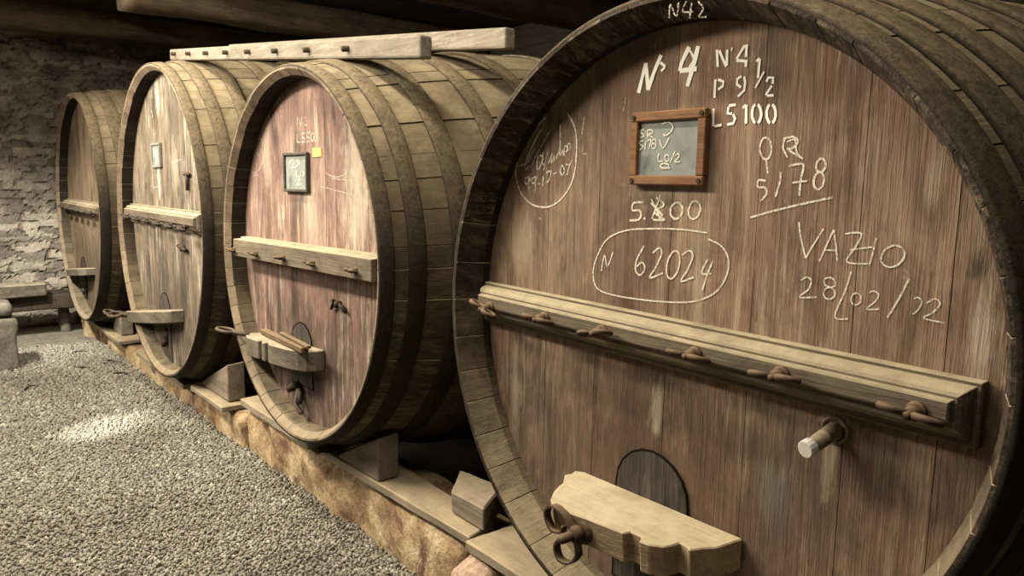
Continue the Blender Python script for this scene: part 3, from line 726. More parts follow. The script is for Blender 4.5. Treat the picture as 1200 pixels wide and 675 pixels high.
    def wing_nut(s, y, z, size, parent, mat, tilt=0.0, spread=1.0, x=None):
        """bolt with a two-looped hand nut"""
        x = s.bar_front if x is None else x
        c, sn = math.cos(tilt), math.sin(tilt)
        ay = Vector((0.0, c, sn)) * spread
        parts = [tube([(x + 0.02, y, z), (x - size * 1.6, y, z - size * 0.05)], size * 0.3, n=10),
                 tube([(x, y, z), (x - size * 0.25, y, z), (x - size * 0.3, y, z)], [size * 0.75, size * 0.7, size * 0.45], n=12)]
        hub = Vector((x - size * 0.75, y, z))
        parts.append(tube([hub + Vector((size * 0.42, 0, 0)), hub + Vector((size * 0.2, 0, 0)), hub - Vector((size * 0.3, 0, 0)), hub - Vector((size * 0.4, 0, 0))],
                          [size * 0.42, size * 0.52, size * 0.48, size * 0.36], n=10))
        for sg in (-1, 1):
            cc = hub + ay * (sg * size * 1.15) + Vector((-size * 0.35, 0, 0))
            parts.append(ring(cc, ay * size * 0.8, Vector((-size * 0.66, 0, size * 0.2)), size * 0.27, 16, 7))
        return obj('wing_nut', join(*parts), mat, parent, smooth=True)


INK_X = {}
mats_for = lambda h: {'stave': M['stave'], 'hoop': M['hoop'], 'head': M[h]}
HG = 'large old wine casks lying in a row'

c1 = Cask(0.0, 1.491, -0.457, 1.0, 3.8, 0.226, 0.14, 11, (-0.0031, -0.0076, -0.003, 0.0035), 42)
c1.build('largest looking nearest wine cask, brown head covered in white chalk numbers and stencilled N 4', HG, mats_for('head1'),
         [(0.0, 0.105), (0.165, 0.285), (0.36, 0.47), (0.60, 0.72), (0.86, 1.0), (1.5, 1.64), (2.2, 2.34), (2.9, 3.03), (3.4, 3.52), (3.68, 3.79)],
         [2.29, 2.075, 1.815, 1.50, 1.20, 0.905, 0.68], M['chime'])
c2 = Cask(-0.027, 4.105, -0.424, 1.051, 3.8, 0.222, 0.13, 12, None, 46)
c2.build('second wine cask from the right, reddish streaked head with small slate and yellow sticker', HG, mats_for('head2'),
         [(0.0, 0.07), (0.14, 0.225), (0.36, 0.46), (0.66, 0.76), (1.0, 1.1), (1.5, 1.6), (2.2, 2.3), (3.0, 3.1), (3.6, 3.79)],
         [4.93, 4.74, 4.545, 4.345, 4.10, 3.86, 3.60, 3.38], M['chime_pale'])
c3 = Cask(-0.052, 6.829, -0.365, 1.297, 2.6, 0.105, 0.13, 13, None, 50)
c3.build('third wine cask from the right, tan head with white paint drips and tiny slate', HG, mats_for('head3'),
         [(0.0, 0.075), (0.16, 0.25), (0.36, 0.45), (0.65, 0.74), (1.1, 1.2), (1.8, 1.9), (2.4, 2.59)],
         [7.85, 7.58, 7.33, 7.06, 6.77, 6.45, 6.16, 5.88], M['chime_pale'])
c4 = Cask(-0.065, 10.218, -0.356, 1.326, 2.6, 0.105, 0.13, 14, None, 50)
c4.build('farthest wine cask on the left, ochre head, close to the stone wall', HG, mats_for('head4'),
         [(0.0, 0.10), (0.20, 0.33), (0.36, 0.50), (0.8, 0.9), (1.4, 1.5), (2.0, 2.1), (2.4, 2.59)],
         [11.2, 10.95, 10.70, 10.45, 10.18, 9.9, 9.6, 9.3], M['chime_pale'])

# -- nearest cask: rail, hand nuts, bar, hatch, spigot, chalk
bar = c1.crossbar(2.425, 0.585, -0.392, -0.419, 0.158, 0.095, M['rail'])
for y, z, t in ((2.298, -0.478, 0.35), (1.976, -0.472, 0.05), (1.692, -0.476, -0.2), (1.316, -0.482, 0.02), (1.038, -0.485, -0.05), (0.695, -0.50, 0.1)):
    c1.wing_nut(y, z, 0.034, bar, M['rust'], t)


def hatch(c, pts, parent, mat):
    """small arched door let into the head"""
    o = prism(pts, 'x', c.xh - 0.006, c.xh + 0.02, bev=0.003)
    h = obj('hatch', o, mat, parent, label='small dark arched hatch')
    P = [Vector((c.xh - 0.004, p[0], p[1])) for p in pts]
    bm = tube(P, 0.004, True, 6)
    obj('hatch_seam', bm, M['void'], h)
    return h


def arch(yc, w, ztop, zbot, n=10):
    hw = w / 2
    r = [(yc + hw, zbot), (yc + hw * 0.98, ztop - hw * 0.95)]
    for k in range(1, n):
        a = math.pi * k / n
        r.append((yc + hw * math.cos(a) * 0.98, ztop - hw * 0.95 + hw * 0.95 * math.sin(a)))
    return r + [(yc - hw * 0.98, ztop - hw * 0.95), (yc - hw, zbot)]


hatch(c1, arch(1.535, 0.31, -0.862, -1.36), c1.root, M['hatch'])
# carved bar that holds the hatch
outl = [(0.137, 1.845), (0.115, 1.875), (0.085, 1.862), (0.060, 1.868), (0.042, 1.850), (0.006, 1.819), (-0.020, 1.812), (-0.063, 1.790), (-0.127, 1.739), (-0.150, 1.703),
        (-0.135, 1.668), (-0.148, 1.623), (-0.132, 1.560), (-0.127, 1.523), (-0.116, 1.425), (-0.090, 1.418), (-0.090, 1.375), (-0.118, 1.362),
        (-0.112, 1.33), (-0.085, 1.295), (-0.062, 1.287), (-0.030, 1.282), (-0.035, 1.25), (-0.045, 1.237), (0.0, 1.215), (0.03, 1.195), (0.137, 1.180)]
bm = prism(outl, 'z', -1.128, -1.03, bev=0.004, rough=0.0)
for v in bm.verts:      # undercut front, slightly uneven top
    if v.co.z < -1.09 and v.co.x < 0.10:
        v.co.x += 0.010 * max(0.0, min(1.0, (0.1 - v.co.x) / 0.2))
    v.co.z += 0.006 * noise.noise(v.co * 5)
hb = obj('hatch_bar', bm, M['block'], c1.root, label='pale carved wooden bar with notched front edge')
# ring bolt of the bar: washer, bolt and two big loops
yb_, zb_ = 1.585, -1.082
bolt = join(tube([(-0.10, yb_, zb_), (-0.135, yb_, zb_), (-0.14, yb_, zb_)], [0.043, 0.041, 0.03], n=14),
            tube([(-0.12, yb_, zb_), (-0.215, yb_ + 0.004, zb_ - 0.004), (-0.225, yb_ + 0.004, zb_ - 0.004)], [0.016, 0.015, 0.011], n=10),
            tube([(-0.142, yb_, zb_), (-0.15, yb_, zb_), (-0.172, yb_, zb_), (-0.178, yb_, zb_)], [0.022, 0.027, 0.027, 0.02], n=10))
bo = obj('ring_bolt', bolt, M['rust'], hb, smooth=True, label='rusty bolt with two hand loops')


def strap_loop(pts, w, t):
    bm_ = bmesh.new()
    lay_ = rnd_layer(bm_)
    P = smooth_path(pts, 5)
    rows = []
    for i, p in enumerate(P):
        tn = (P[min(i + 1, len(P) - 1)] - P[max(i - 1, 0)]).normalized()
        side = Vector((1, 0, 0))
        nn = tn.cross(side).normalized()
        rows.append([bm_.verts.new(p + side * sx * w / 2 + nn * sn * t / 2) for sx, sn in ((-1, -1), (1, -1), (1, 1), (-1, 1))])
    for a, b_ in zip(rows, rows[1:]):
        for q in range(4):
            bm_.faces.new((a[q], a[(q + 1) % 4], b_[(q + 1) % 4], b_[q]))
    bm_.faces.new(rows[0])
    bm_.faces.new(rows[-1])
    bmesh.ops.recalc_face_normals(bm_, faces=bm_.faces)
    return bm_


xl = -0.165
l1 = strap_loop([(xl, yb_ + 0.012, zb_ + 0.020), (xl, yb_ + 0.045, zb_ + 0.052), (xl, yb_ + 0.10, zb_ + 0.060), (xl, yb_ + 0.128, zb_ + 0.025), (xl, yb_ + 0.10, zb_ - 0.018), (xl, yb_ + 0.055, zb_ - 0.012), (xl, yb_ + 0.045, zb_ + 0.012)], 0.028, 0.007)
l2 = strap_loop([(xl, yb_ - 0.012, zb_ - 0.012), (xl, yb_ - 0.022, zb_ - 0.055), (xl, yb_ + 0.008, zb_ - 0.098), (xl, yb_ + 0.058, zb_ - 0.105), (xl, yb_ + 0.078, zb_ - 0.070), (xl, yb_ + 0.062, zb_ - 0.040)], 0.028, 0.007)
obj('ring_bolt_loop', l1, M['rust'], hb)
obj('ring_bolt_loop', l2, M['rust'], hb)
# wooden spigot with damp stain ring
sp = join(tube([(0.15, 0.928, -0.628), (0.125, 0.929, -0.629), (0.06, 0.937, -0.648), (0.04, 0.940, -0.653)], [0.025, 0.023, 0.021, 0.019], n=14))
spo = obj('spigot', sp, M['wedge'], c1.root, smooth=True, label='short wooden peg stopping the tap hole')
cap = tube([(0.042, 0.940, -0.653), (0.020, 0.9425, -0.6585), (0.017, 0.943, -0.659)], [0.0235, 0.0235, 0.021], n=14)
obj('spigot_cap', cap, M['lime'], spo, smooth=False)
obj('spigot_rim', ring((0.137, 0.928, -0.626), (0, 0.034, 0), (0, 0, 0.034), 0.005, 20, 6), M['block'], spo, smooth=True)

WRITE = [('oval_note', 'chalk', 'handwritten chalk note and date inside an oval'), ('tally_marks', 'faint', 'thin chalk strokes'),
         ('cask_number', 'paint', 'brushed white cask number'), ('stencil', 'paint', 'white stencilled cask number and volume'),
         ('qr_number', 'chalk', 'chalked letters Q R above 5178, underlined'), ('volume_number', 'chalk', 'chalked number under the slate'),
         ('serial_oval', 'chalk', 'chalked 62024 inside a long oval'), ('empty_date', 'chalk', 'chalked word VAZIO over a date')]
PIECES = {'cask_number': [(0, 4), (4, 8)], 'stencil': [(0, 3), (3, 4), (4, 8), (8, 10), (10, 12), (12, 15), (15, 99)], 'qr_number': [(0, 5), (5, 11), (11, 12)],
          'serial_oval': [(0, 1), (1, 99)], 'empty_date': [(0, 9), (9, 99)], 'tally_marks': [(0, 1), (1, 2), (2, 3), (3, 4)],
          'oval_note': [(0, 1), (1, 12), (12, 99)], 'volume_number': [(0, 1), (1, 2), (2, 6), (6, 7), (7, 8)]}
for key, mm, lb in WRITE:
    for p0, p1 in PIECES.get(key, [(0, 99)]):
        obj('chalk_writing' if mm != 'paint' else 'painted_number', ink(INK[key][p0:p1], c1.xh - 0.0016, key == 'stencil'), M[mm], c1.head, label=lb)
obj('chalk_writing', ink(INK['chime_mark'], -0.007), M['faint'], c1.root, label='chalk mark on the stave ends')

# -- second cask
bar = c2.crossbar(5.03, 3.135, -0.367, -0.343, 0.137, 0.115, M['rail'], False)
for y, z, t in ((5.00, -0.452, 0.1), (4.60, -0.445, 0.12), (4.18, -0.437, -0.1), (3.785, -0.432, 0.15), (3.30, -0.425, 0.0)):
    c2.wing_nut(y, z, 0.026, bar, M['rust'], t, 0.8)
hatch(c2, arch(4.21, 0.29, -0.835, -1.22), c2.root, M['hatch'])
outl = [(0.10, 4.80), (0.03, 4.85), (-0.03, 4.80), (-0.06, 4.68), (-0.06, 4.50), (-0.035, 4.495), (-0.035, 4.45), (-0.06, 4.445), (-0.06, 4.40), (-0.035, 4.395), (-0.035, 4.35), (-0.06, 4.345),
        (-0.06, 4.29), (-0.05, 4.10), (-0.03, 3.98), (0.0, 3.93), (0.04, 3.90), (0.10, 3.90)]
bm = prism(outl, 'z', -1.085, -0.965, bev=0.006)
for v in bm.verts:
    v.co.z -= (v.co.y - 4.3) * 0.05
hb = obj('hatch_bar', bm, M['bar_dark'], c2.root, label='short carved wooden bar over the hatch')
lp = join(tube([(-0.02, 4.78, -0.99), (-0.06, 4.86, -0.985), (-0.075, 4.90, -0.985)], 0.016), ring((-0.09, 4.99, -0.985), (0.0, 0.10, 0), (-0.05, 0, 0.006), 0.012, 20, 7))
obj('ring_bolt', lp, M['old_iron'], hb, smooth=True)
tp = join(tube([(0.11, 3.70, -0.655), (0.07, 3.70, -0.655)], 0.02), tube([(0.09, 3.71, -0.65), (0.08, 3.64, -0.662), (0.088, 3.61, -0.69)], [0.010, 0.012, 0.008]),
          tube([(0.09, 3.77, -0.645), (0.08, 3.74, -0.66), (0.085, 3.78, -0.69)], [0.014, 0.012, 0.008]))
obj('spigot', tp, M['black_iron'], c2.root, smooth=True, label='small worn tap hole fitting')
tp = join(tube([(0.11, 4.26, -1.24), (0.06, 4.27, -1.235), (0.03, 4.28, -1.26)], [0.036, 0.030, 0.016], n=12), tube([(0.08, 4.22, -1.25), (0.05, 4.15, -1.31)], [0.022, 0.014], n=10))
obj('drain_tap', tp, M['black_iron'], c2.root, smooth=True, label='dark drain fitting at the foot of the head')
obj('drain_spout', tube([(0.07, 4.24, -1.26), (0.05, 4.21, -1.33), (0.05, 4.13, -1.365)], [0.010, 0.013, 0.017], n=8), M['ladder'], c2.root, smooth=True)
for p0, p1 in ((0, 3), (3, 4), (4, 5), (5, 9)):
    obj('painted_number', ink(INK['c2_stencil'][p0:p1], c2.xh - 0.0016, True), M['faint'], c2.head, label='faded white stencil')
for p0, p1 in ((0, 2), (2, 3), (3, 4), (4, 5), (5, 6)):
    obj('chalk_writing', ink(INK['c2_chalk'][p0:p1], c2.xh - 0.0016), M['faint'], c2.head, label='faint chalk oval and curves')
obj('sticker', box(c2.xh - 0.005, c2.xh - 0.002, 3.90, 4.008, 0.142, 0.19), M['yellow'], c2.head, label='small yellow sticker')

# -- third cask
bar = c3.crossbar(8.05, 5.80, -0.233, -0.236, 0.176, 0.10, M['rail'])
for k in range(6):
    c3.wing_nut(7.78 - 0.345 * k, -0.345 - 0.004 * k, 0.036, bar, M['black_iron'], 0.15, 1.15)
hatch(c3, arch(7.08, 0.32, -1.0, -1.62), c3.root, M['hatch'])
outl = [(0.08, 7.72), (0.0, 7.80), (-0.06, 7.78), (-0.09, 7.60), (-0.10, 7.2), (-0.09, 6.75), (-0.06, 6.5), (-0.02, 6.42), (0.08, 6.40)]
bm = prism([(p[0], 7.25 + (p[1] - 7.11) * 1.03) for p in outl], 'z', -1.285, -1.175, bev=0.008)
for v in bm.verts:
    v.co.z -= (v.co.y - 7.25) * 0.14
hb = obj('hatch_bar', bm, M['bar_dark'], c3.root, label='plain rounded wooden bar over the hatch')
lp = join(tube([(-0.05, 7.86, -1.30), (-0.11, 7.98, -1.31)], 0.024), ring((-0.14, 8.03, -1.31), (0, 0.13, 0), (-0.06, 0, -0.01), 0.015, 20, 7), ring((-0.14, 8.22, -1.325), (0, 0.14, 0.01), (-0.055, 0, 0.01), 0.015, 20, 7))
obj('ring_bolt', lp, M['old_iron'], hb, smooth=True)
tp = join(tube([(0.10, 6.42, -0.55), (0.04, 6.42, -0.55)], 0.028), tube([(0.06, 6.54, -0.54), (0.05, 6.31, -0.56)], 0.017))
obj('spigot', tp, M['black_iron'], c3.root, smooth=True)
tp = join(tube([(0.10, 7.05, -1.32), (0.07, 7.05, -1.45)], [0.04, 0.04], n=10), tube([(0.09, 7.05, -1.42), (0.05, 7.05, -1.44), (0.04, 7.05, -1.48)], [0.04, 0.035, 0.02], n=10))
obj('drain_tap', tp, M['black_iron'], c3.root, smooth=True)
obj('nail', join(tube([(0.09, 6.22, 0.045), (0.05, 6.22, 0.045)], 0.02), tube([(0.06, 6.22, 0.045), (0.06, 6.22, -0.08)], 0.014), tube([(0.06, 6.15, 0.045), (0.06, 6.29, 0.045)], 0.012)), M['black_iron'], c3.root, smooth=True)
for p0 in range(7):
    obj('chalk_writing', ink(INK['c3_chalk'][p0:p0 + 1], c3.xh - 0.0016), M['faint'], c3.head, label='white paint drip or chalk stroke')

# -- farthest cask
bar = c4.crossbar(11.42, 9.16, -0.262, -0.274, 0.175, 0.11, M['rail'])
for k in range(6):
    c4.wing_nut(11.1 - 0.34 * k, -0.36 - 0.003 * k, 0.036, bar, M['black_iron'], 0.1, 1.15)
outl = [(0.08, 11.05), (-0.05, 11.10), (-0.10, 10.9), (-0.11, 10.5), (-0.10, 10.1), (-0.04, 10.0), (0.08, 10.0)]
bm = prism(outl, 'z', -1.19, -1.10, bev=0.008)
for v in bm.verts:
    v.co.z -= (v.co.y - 10.5) * 0.10
obj('hatch_bar', bm, M['bar_dark'], c4.root, label='plain wooden bar over the hatch')
hatch(c4, arch(10.70, 0.32, -0.98, -1.5), c4.root, M['hatch'])
tp = join(tube([(0.10, 10.55, -1.2), (0.05, 10.55, -1.40)], [0.05, 0.05], n=10), tube([(0.09, 10.55, -1.36), (0.0, 10.55, -1.40)], 0.04))
obj('drain_tap', tp, M['black_iron'], c4.root, smooth=True)

# ------------------------------------------------------------------ slates hung on the heads
def slate(x, y1, y0, z0, z1, fw, frame_mat, label, key=None, skew=0.0, pegs=False):
    t = empty('writing_slate', (x, (y0 + y1) / 2, z0), label, 'slate')
    d = 0.024
    fr = join(box(x - d, x, y0, y1, z1 - fw, z1, bev=0.004, rnd=0.6), box(x - d, x, y0, y1, z0, z0 + fw, bev=0.004, rnd=0.4),
              box(x - d * 0.94, x, y0, y0 + fw, z0 + fw * 0.97, z1 - fw * 0.97, bev=0.003, rnd=0.5), box(x - d * 0.94, x, y1 - fw, y1, z0 + fw * 0.97, z1 - fw * 0.97, bev=0.003, rnd=0.7))
    for v in fr.verts:
        v.co.z += skew * (v.co.y - y0)
    f = obj('frame', fr, frame_mat, t, label='wooden frame')
    pn = box(x - d * 0.45, x - 0.002, y0 + fw * 0.9, y1 - fw * 0.9, z0 + fw * 0.9, z1 - fw * 0.9)
    for v in pn.verts:
        v.co.z += skew * (v.co.y - y0)
    p = obj('slate_panel', pn, M['slate'], t, label='grey writing slate')
    if key:
        obj('chalk_writing', ink(INK[key], x - d * 0.45 - 0.002), M['chalk'], p)
    if pegs:
        for yy in (y0 + fw / 2, y1 - fw / 2):
            for zz in (z0 + fw / 2, z1 - fw / 2):
                obj('peg', tube([(x - d - 0.004, yy, zz), (x - d + 0.006, yy, zz)], 0.007, n=10), M['dark_wood'], f)
    return t


slate(0.135, 1.662, 1.370, 0.008, 0.236, 0.030, M['frame'], 'brown-framed writing slate with chalk notes on the nearest large cask', 'slate1', 0.004, True)
slate(0.101, 4.382, 4.052, -0.058, 0.170, 0.017, M['frame_dark'], 'dark-framed writing slate beside the yellow sticker on the reddish cask', 'slate2')
slate(0.076, 7.235, 6.96, 0.105, 0.318, 0.022, M['frame_grey'], 'tiny grey slate on the tan cask, third from the right')

# ------------------------------------------------------------------ things on and under the casks
# ladder lying flat on the two middle casks
lad = empty('ladder', (0.45, 5.05, 0.78), 'pale wooden ladder lying flat across the tops of the two middle casks', 'ladder')
def zl(y): return 0.580 + (y - 3.053) * 0.1114
def rail(x0, x1, dz, y0, y1, h0, h1):
    bm_ = hexa([(x0, y0, zl(y0) + dz), (x1, y0, zl(y0) + dz), (x1, y1, zl(y1) + dz), (x0, y1, zl(y1) + dz)],
               [(x0, y0, zl(y0) + dz + h0), (x1, y0, zl(y0) + dz + h0), (x1, y1, zl(y1) + dz + h1), (x0, y1, zl(y1) + dz + h1)], bev=0.012, seg=2, rnd=0.6)
    return bm_
obj('rail', rail(0.20, 0.27, 0.0, 3.053, 7.05, 0.106, 0.092), M['ladder'], lad)
obj('rail', rail(0.705, 0.775, 0.105, 3.053, 7.05, 0.106, 0.092), M['ladder'], lad)
for y in (6.882, 6.485, 6.056, 5.617, 5.188, 4.722, 4.253, 3.764):
    zc = zl(y) + 0.05
    obj('rung', tube([(0.165, y, zc - 0.004), (0.30, y, zc + 0.018), (0.70, y, zc + 0.1), (0.80, y, zc + 0.118)], [0.015, 0.017, 0.017, 0.015], n=10), M['dark_wood'], lad, smooth=True)

# stick resting on the carved bar of the second cask
def lath(xa, ya, xb, yb, w, h_, lift=0.0):
    za, zb = -0.962 - (ya - 4.3) * 0.05 + lift, -0.962 - (yb - 4.3) * 0.05 + lift
    return hexa([(xa, ya, za), (xa + w, ya, za), (xb + w, yb, zb), (xb, yb, zb)][::-1], [(xa, ya, za + h_), (xa + w, ya, za + h_), (xb + w, yb, zb + h_), (xb, yb, zb + h_)][::-1], bev=0.004)


stick = join(lath(0.04, 4.72, -0.06, 3.86, 0.045, 0.034), lath(0.035, 4.40, -0.055, 3.80, 0.03, 0.018, 0.034))
tag(obj('wooden_stick', stick, M['stick'], origin=(0.01, 4.27, -0.968)), 'brown split stick lying on the carved bar of the reddish cask', 'stick')


def wedge(name, pts_low, z0, tops, mat, label, **k):
    b_ = [(p[0], p[1], z0) for p in pts_low]
    t_ = [(p[0], p[1], z) for p, z in zip(pts_low, tops)]
    c_ = sum((Vector(p) for p in b_), Vector()) / 4
    return tag(obj(name, hexa(b_, t_, **k), mat, origin=tuple(c_)), label, 'wedge')


# corner order: front-near, back-near, back-far, front-far (near = towards the right)
wedge('wedge_block', [(0.155, 3.40), (0.285, 3.40), (0.285, 3.86), (0.155, 3.86)], -1.586, (-1.345, -1.33, -1.565, -1.565), M['wedge'],
      'grey wooden wedge under the right side of the reddish cask', bev=0.008, rough=0.004, cuts=3)
wedge('wedge_block', [(0.25, 2.59), (0.46, 2.72), (0.42, 3.02), (0.25, 2.85)], -1.584, (-1.47, -1.455, -1.455, -1.475), M['wedge'],
      'pale chock lying on the plank end, left of the nearest cask', bev=0.008, rough=0.004, cuts=3)
wedge('wedge_block', [(0.135, 5.68), (0.27, 5.68), (0.27, 6.33), (0.135, 6.33)], -1.681, (-1.39, -1.38, -1.662, -1.662), M['wedge'],
      'grey wooden wedge under the right side of the tan cask', bev=0.008, rough=0.004, cuts=3)
wedge('wedge_block', [(0.17, 9.33), (0.30, 9.33), (0.30, 9.72), (0.17, 9.72)], -1.775, (-1.50, -1.49, -1.675, -1.675), M['wedge'],
      'dark upright chock between the two farthest casks', bev=0.008, rough=0.004, cuts=2)


def plank(label, x0, x1, y0, y1, z0, z1, **k):
    k = dict(dict(bev=0.006, rough=0.009, cuts=6), **k)
    return tag(obj('plank', box(x0, x1, y0, y1, z0, z1, **k), M['plank'], origin=((x0 + x1) / 2, (y0 + y1) / 2, z0)), label, 'plank')


pl = hexa([(0.138, 3.98, -1.635), (0.40, 3.98, -1.635), (0.37, 2.66, -1.635), (0.175, 2.60, -1.635)][::-1], [(0.138, 3.98, -1.589), (0.40, 3.98, -1.589), (0.37, 2.66, -1.589), (0.175, 2.60, -1.589)][::-1], bev=0.006, rough=0.006, cuts=5)
tag(obj('plank', pl, M['plank'], origin=(0.27, 3.3, -1.635)), 'long dusty plank in front of the chock, between the two nearest casks', 'plank')
plank('weathered plank end under the nearest cask, above the pink boulder', 0.125, 0.42, 1.35, 2.555, -1.622, -1.574)
plank('short plank under the left edge of the reddish cask', 0.14, 0.42, 4.25, 5.43, -1.65, -1.595)
plank('plank under the wedge of the tan cask', 0.06, 0.34, 5.60, 6.36, -1.735, -1.692)
plank('plank end under the left edge of the tan cask', 0.09, 0.42, 6.70, 8.32, -1.81, -1.765)
plank('short plank under the far dark chock', 0.08, 0.36, 9.05, 10.7, -1.825, -1.782)

# ------------------------------------------------------------------ stone sill
def stone_block(x0, x1, y0, y1, z0, z1, amp, seed, rr=0.07):
    """rough block as a subdivided, displaced box"""
    bm_ = bmesh.new()
    bmesh.ops.create_cube(bm_, size=1.0)
    L = (x1 - x0, y1 - y0, z1 - z0)
    step = 0.045
    for ax in range(3):
        c_ = max(1, int(L[ax] / step))
        ed = [e for e in bm_.edges if abs((e.verts[0].co - e.verts[1].co)[ax]) > 0.4]
        ed = [e for e in ed if all(abs((e.verts[0].co - e.verts[1].co)[o_]) < 1e-4 for o_ in range(3) if o_ != ax)]
        bmesh.ops.subdivide_edges(bm_, edges=ed, cuts=c_, use_grid_fill=True)
    bm_.normal_update()
    so_ = Vector((seed * 3.1, seed * 1.7, seed * 0.9))
    for v in bm_.verts:
        u = v.co.copy()
        p = Vector((x0 + (u.x + 0.5) * L[0], y0 + (u.y + 0.5) * L[1], z0 + (u.z + 0.5) * L[2]))
        # round the edges
        for a_ in range(3):
            for b2 in range(a_ + 1, 3):
                da = (0.5 - abs(u[a_])) * L[a_]
                db = (0.5 - abs(u[b2])) * L[b2]
                if da < rr and db < rr:
                    q = Vector((rr - da, rr - db))
                    if q.length > rr:
                        kk = (q.length - rr)
                        q.normalize()
                        p[a_] -= math.copysign(kk * q.x, u[a_])
                        p[b2] -= math.copysign(kk * q.y, u[b2])
        nrm = v.normal
        d_ = noise.fractal((p + so_) * 4.0, 0.9, 2.1, 5) * amp + abs(noise.noise((p + so_) * 2.0)) * amp * 0.6
        p += nrm * (d_ - amp * 0.5)
        v.co = p
    lay_ = rnd_layer(bm_)
    for f in bm_.faces:
        f[lay_] = 0.5
    return bm_


sill = empty('stone_sill', (0.4, 6.0, -2.1), 'long low sill of rough orange granite under the casks', 'stone sill')
obj('sill_stone', stone_block(0.165, 0.60, 2.64, 5.42, -2.25, -1.648, 0.033, 1), M['plinth'], sill, smooth=True)
obj('sill_stone', stone_block(0.15, 0.60, 5.45, 6.36, -2.25, -1.742, 0.033, 2), M['plinth'], sill, smooth=True)
obj('sill_stone', stone_block(0.15, 0.60, 6.39, 9.0, -2.25, -1.822, 0.03, 3), M['plinth'], sill, smooth=True)
obj('sill_stone', stone_block(0.14, 0.60, 9.02, 10.9, -2.25, -1.838, 0.03, 4), M['plinth'], sill, smooth=True)
obj('sill_stone', stone_block(0.19, 0.60, -0.6, 2.0, -2.25, -1.635, 0.03, 6), M['plinth'], sill, smooth=True)


def boulder(name, c, r, mat, label, cat, seed, amp=0.12):
    bm_ = bmesh.new()
    bmesh.ops.create_icosphere(bm_, subdivisions=4, radius=1.0)
    for v in bm_.verts:
        n_ = v.co.normalized()
        k = 1 + amp * noise.fractal(n_ * 1.6 + Vector((seed, 0, 0)), 0.9, 2.0, 4) + 0.02 * noise.noise(n_ * 9)
        q = Vector((math.copysign(abs(n_.x) ** 0.75, n_.x), math.copysign(abs(n_.y) ** 0.75, n_.y), math.copysign(abs(n_.z) ** 0.7, n_.z)))
        v.co = Vector(c) + Vector((q.x * r[0], q.y * r[1], q.z * r[2])) * k
    rnd_layer(bm_)
    o = obj(name, bm_, mat, smooth=True, origin=(c[0], c[1], c[2] - r[2]))
    return tag(o, label, cat)


boulder('boulder', (0.20, 2.475, -1.845), (0.19, 0.145, 0.215), M['boulder'], 'rounded pinkish granite boulder beside the end of the sill', 'stone', 1.0, 0.10)
boulder('boulder', (0.17, 2.17, -1.88), (0.14, 0.12, 0.225), M['orange_stone'], 'small orange stone under the plank of the nearest cask', 'stone', 4.0, 0.10)
tag(obj('upright_stone', stone_block(0.10, 0.50, 10.93, 11.45, -2.2, -1.63, 0.04, 8), M['plinth'], smooth=True, origin=(0.3, 11.2, -2.1)), 'upright orange stone at the far end of the sill', 'stone')

# ------------------------------------------------------------------ far left corner: old beams and blocks by the wall
tag(obj('old_beam', box(-2.4, -0.30, 11.1, 11.4, -1.50, -1.335, bev=0.015, rough=0.012, cuts=6), M['bar_dark'], origin=(-1.3, 11.25, -1.5)), 'grey squared timber lying high along the stone wall', 'beam')
tag(obj('old_beam', box(-2.2, 0.02, 11.25, 11.75, -1.70, -1.505, bev=0.015, rough=0.012, cuts=6), M['dark_wood'], origin=(-1.0, 11.6, -1.7)), 'darker timber behind and below the squared one', 'beam')
for k, (xa, xb) in enumerate(((-1.9, -1.65), (-0.12, 0.02))):
    tag(obj('support_block', stone_block(xa, xb, 11.5, 11.78, -2.12, -1.70, 0.02, 12 + k), M['grey_stone'], smooth=True, origin=((xa + xb) / 2, 11.45, -2.12)),
        'grey stone under the left end of the timbers' if k == 0 else 'grey stone in the shade under the right end of the timbers', 'stone')
tag(obj('chopping_block', stone_block(-1.35, -0.815, 9.3, 9.75, -2.06, -1.47, 0.02, 21, 0.03), M['grey_stone'], smooth=True, origin=(-1.08, 9.5, -2.06)), 'grey block standing on the gravel at the left edge', 'block')
tag(obj('stone_slab', stone_block(-1.30, -0.84, 9.32, 9.73, -1.462, -1.30, 0.02, 22, 0.05), M['grey_stone'], smooth=True, origin=(-1.07, 9.5, -1.475)), 'rounded grey stone resting on the block at the left edge', 'stone')
STK = [((-0.62, 10.5), (-0.42, 10.56)), ((-0.25, 9.9), (-0.10, 9.85)), ((-0.05, 9.2), (0.06, 9.05)), ((-0.35, 9.0), (-0.24, 8.9)), ((-0.9, 8.3), (-0.8, 8.42)), ((-0.10, 8.5), (0.02, 8.40))]
LB = ['pale splinter in the shade in front of the stacked timbers', 'short dark twig nearest the far end of the sill', 'dark twig beside the foot of the sill, under the farthest cask',
      'thin dark twig on the bright gravel, middle of the litter', 'dark twig lying farthest left on the bright gravel', 'short twig at the sill foot, in front of the far dark chock']
for ((xa, ya), (xb, yb)), lb in zip(STK, LB):
    zf = -1.966 - 0.0113 * (ya - 3.2) + 0.022
    tag(obj('twig', tube([(xa, ya, zf), ((xa + xb) / 2, (ya + yb) / 2 + 0.02, zf + 0.006), (xb, yb, zf)], [0.007, 0.009, 0.005], n=6), M['dark_wood'] if 'pale' not in lb else M['plank'], origin=(xa, ya, zf - 0.016)), lb, 'twig')

# ------------------------------------------------------------------ setting: floor, walls, ceiling
def zfl(x, y):
    return -1.966 - 0.0113 * (y - 3.2) + 0.02 * noise.noise(Vector((x * 0.8, y * 0.8, 0)))


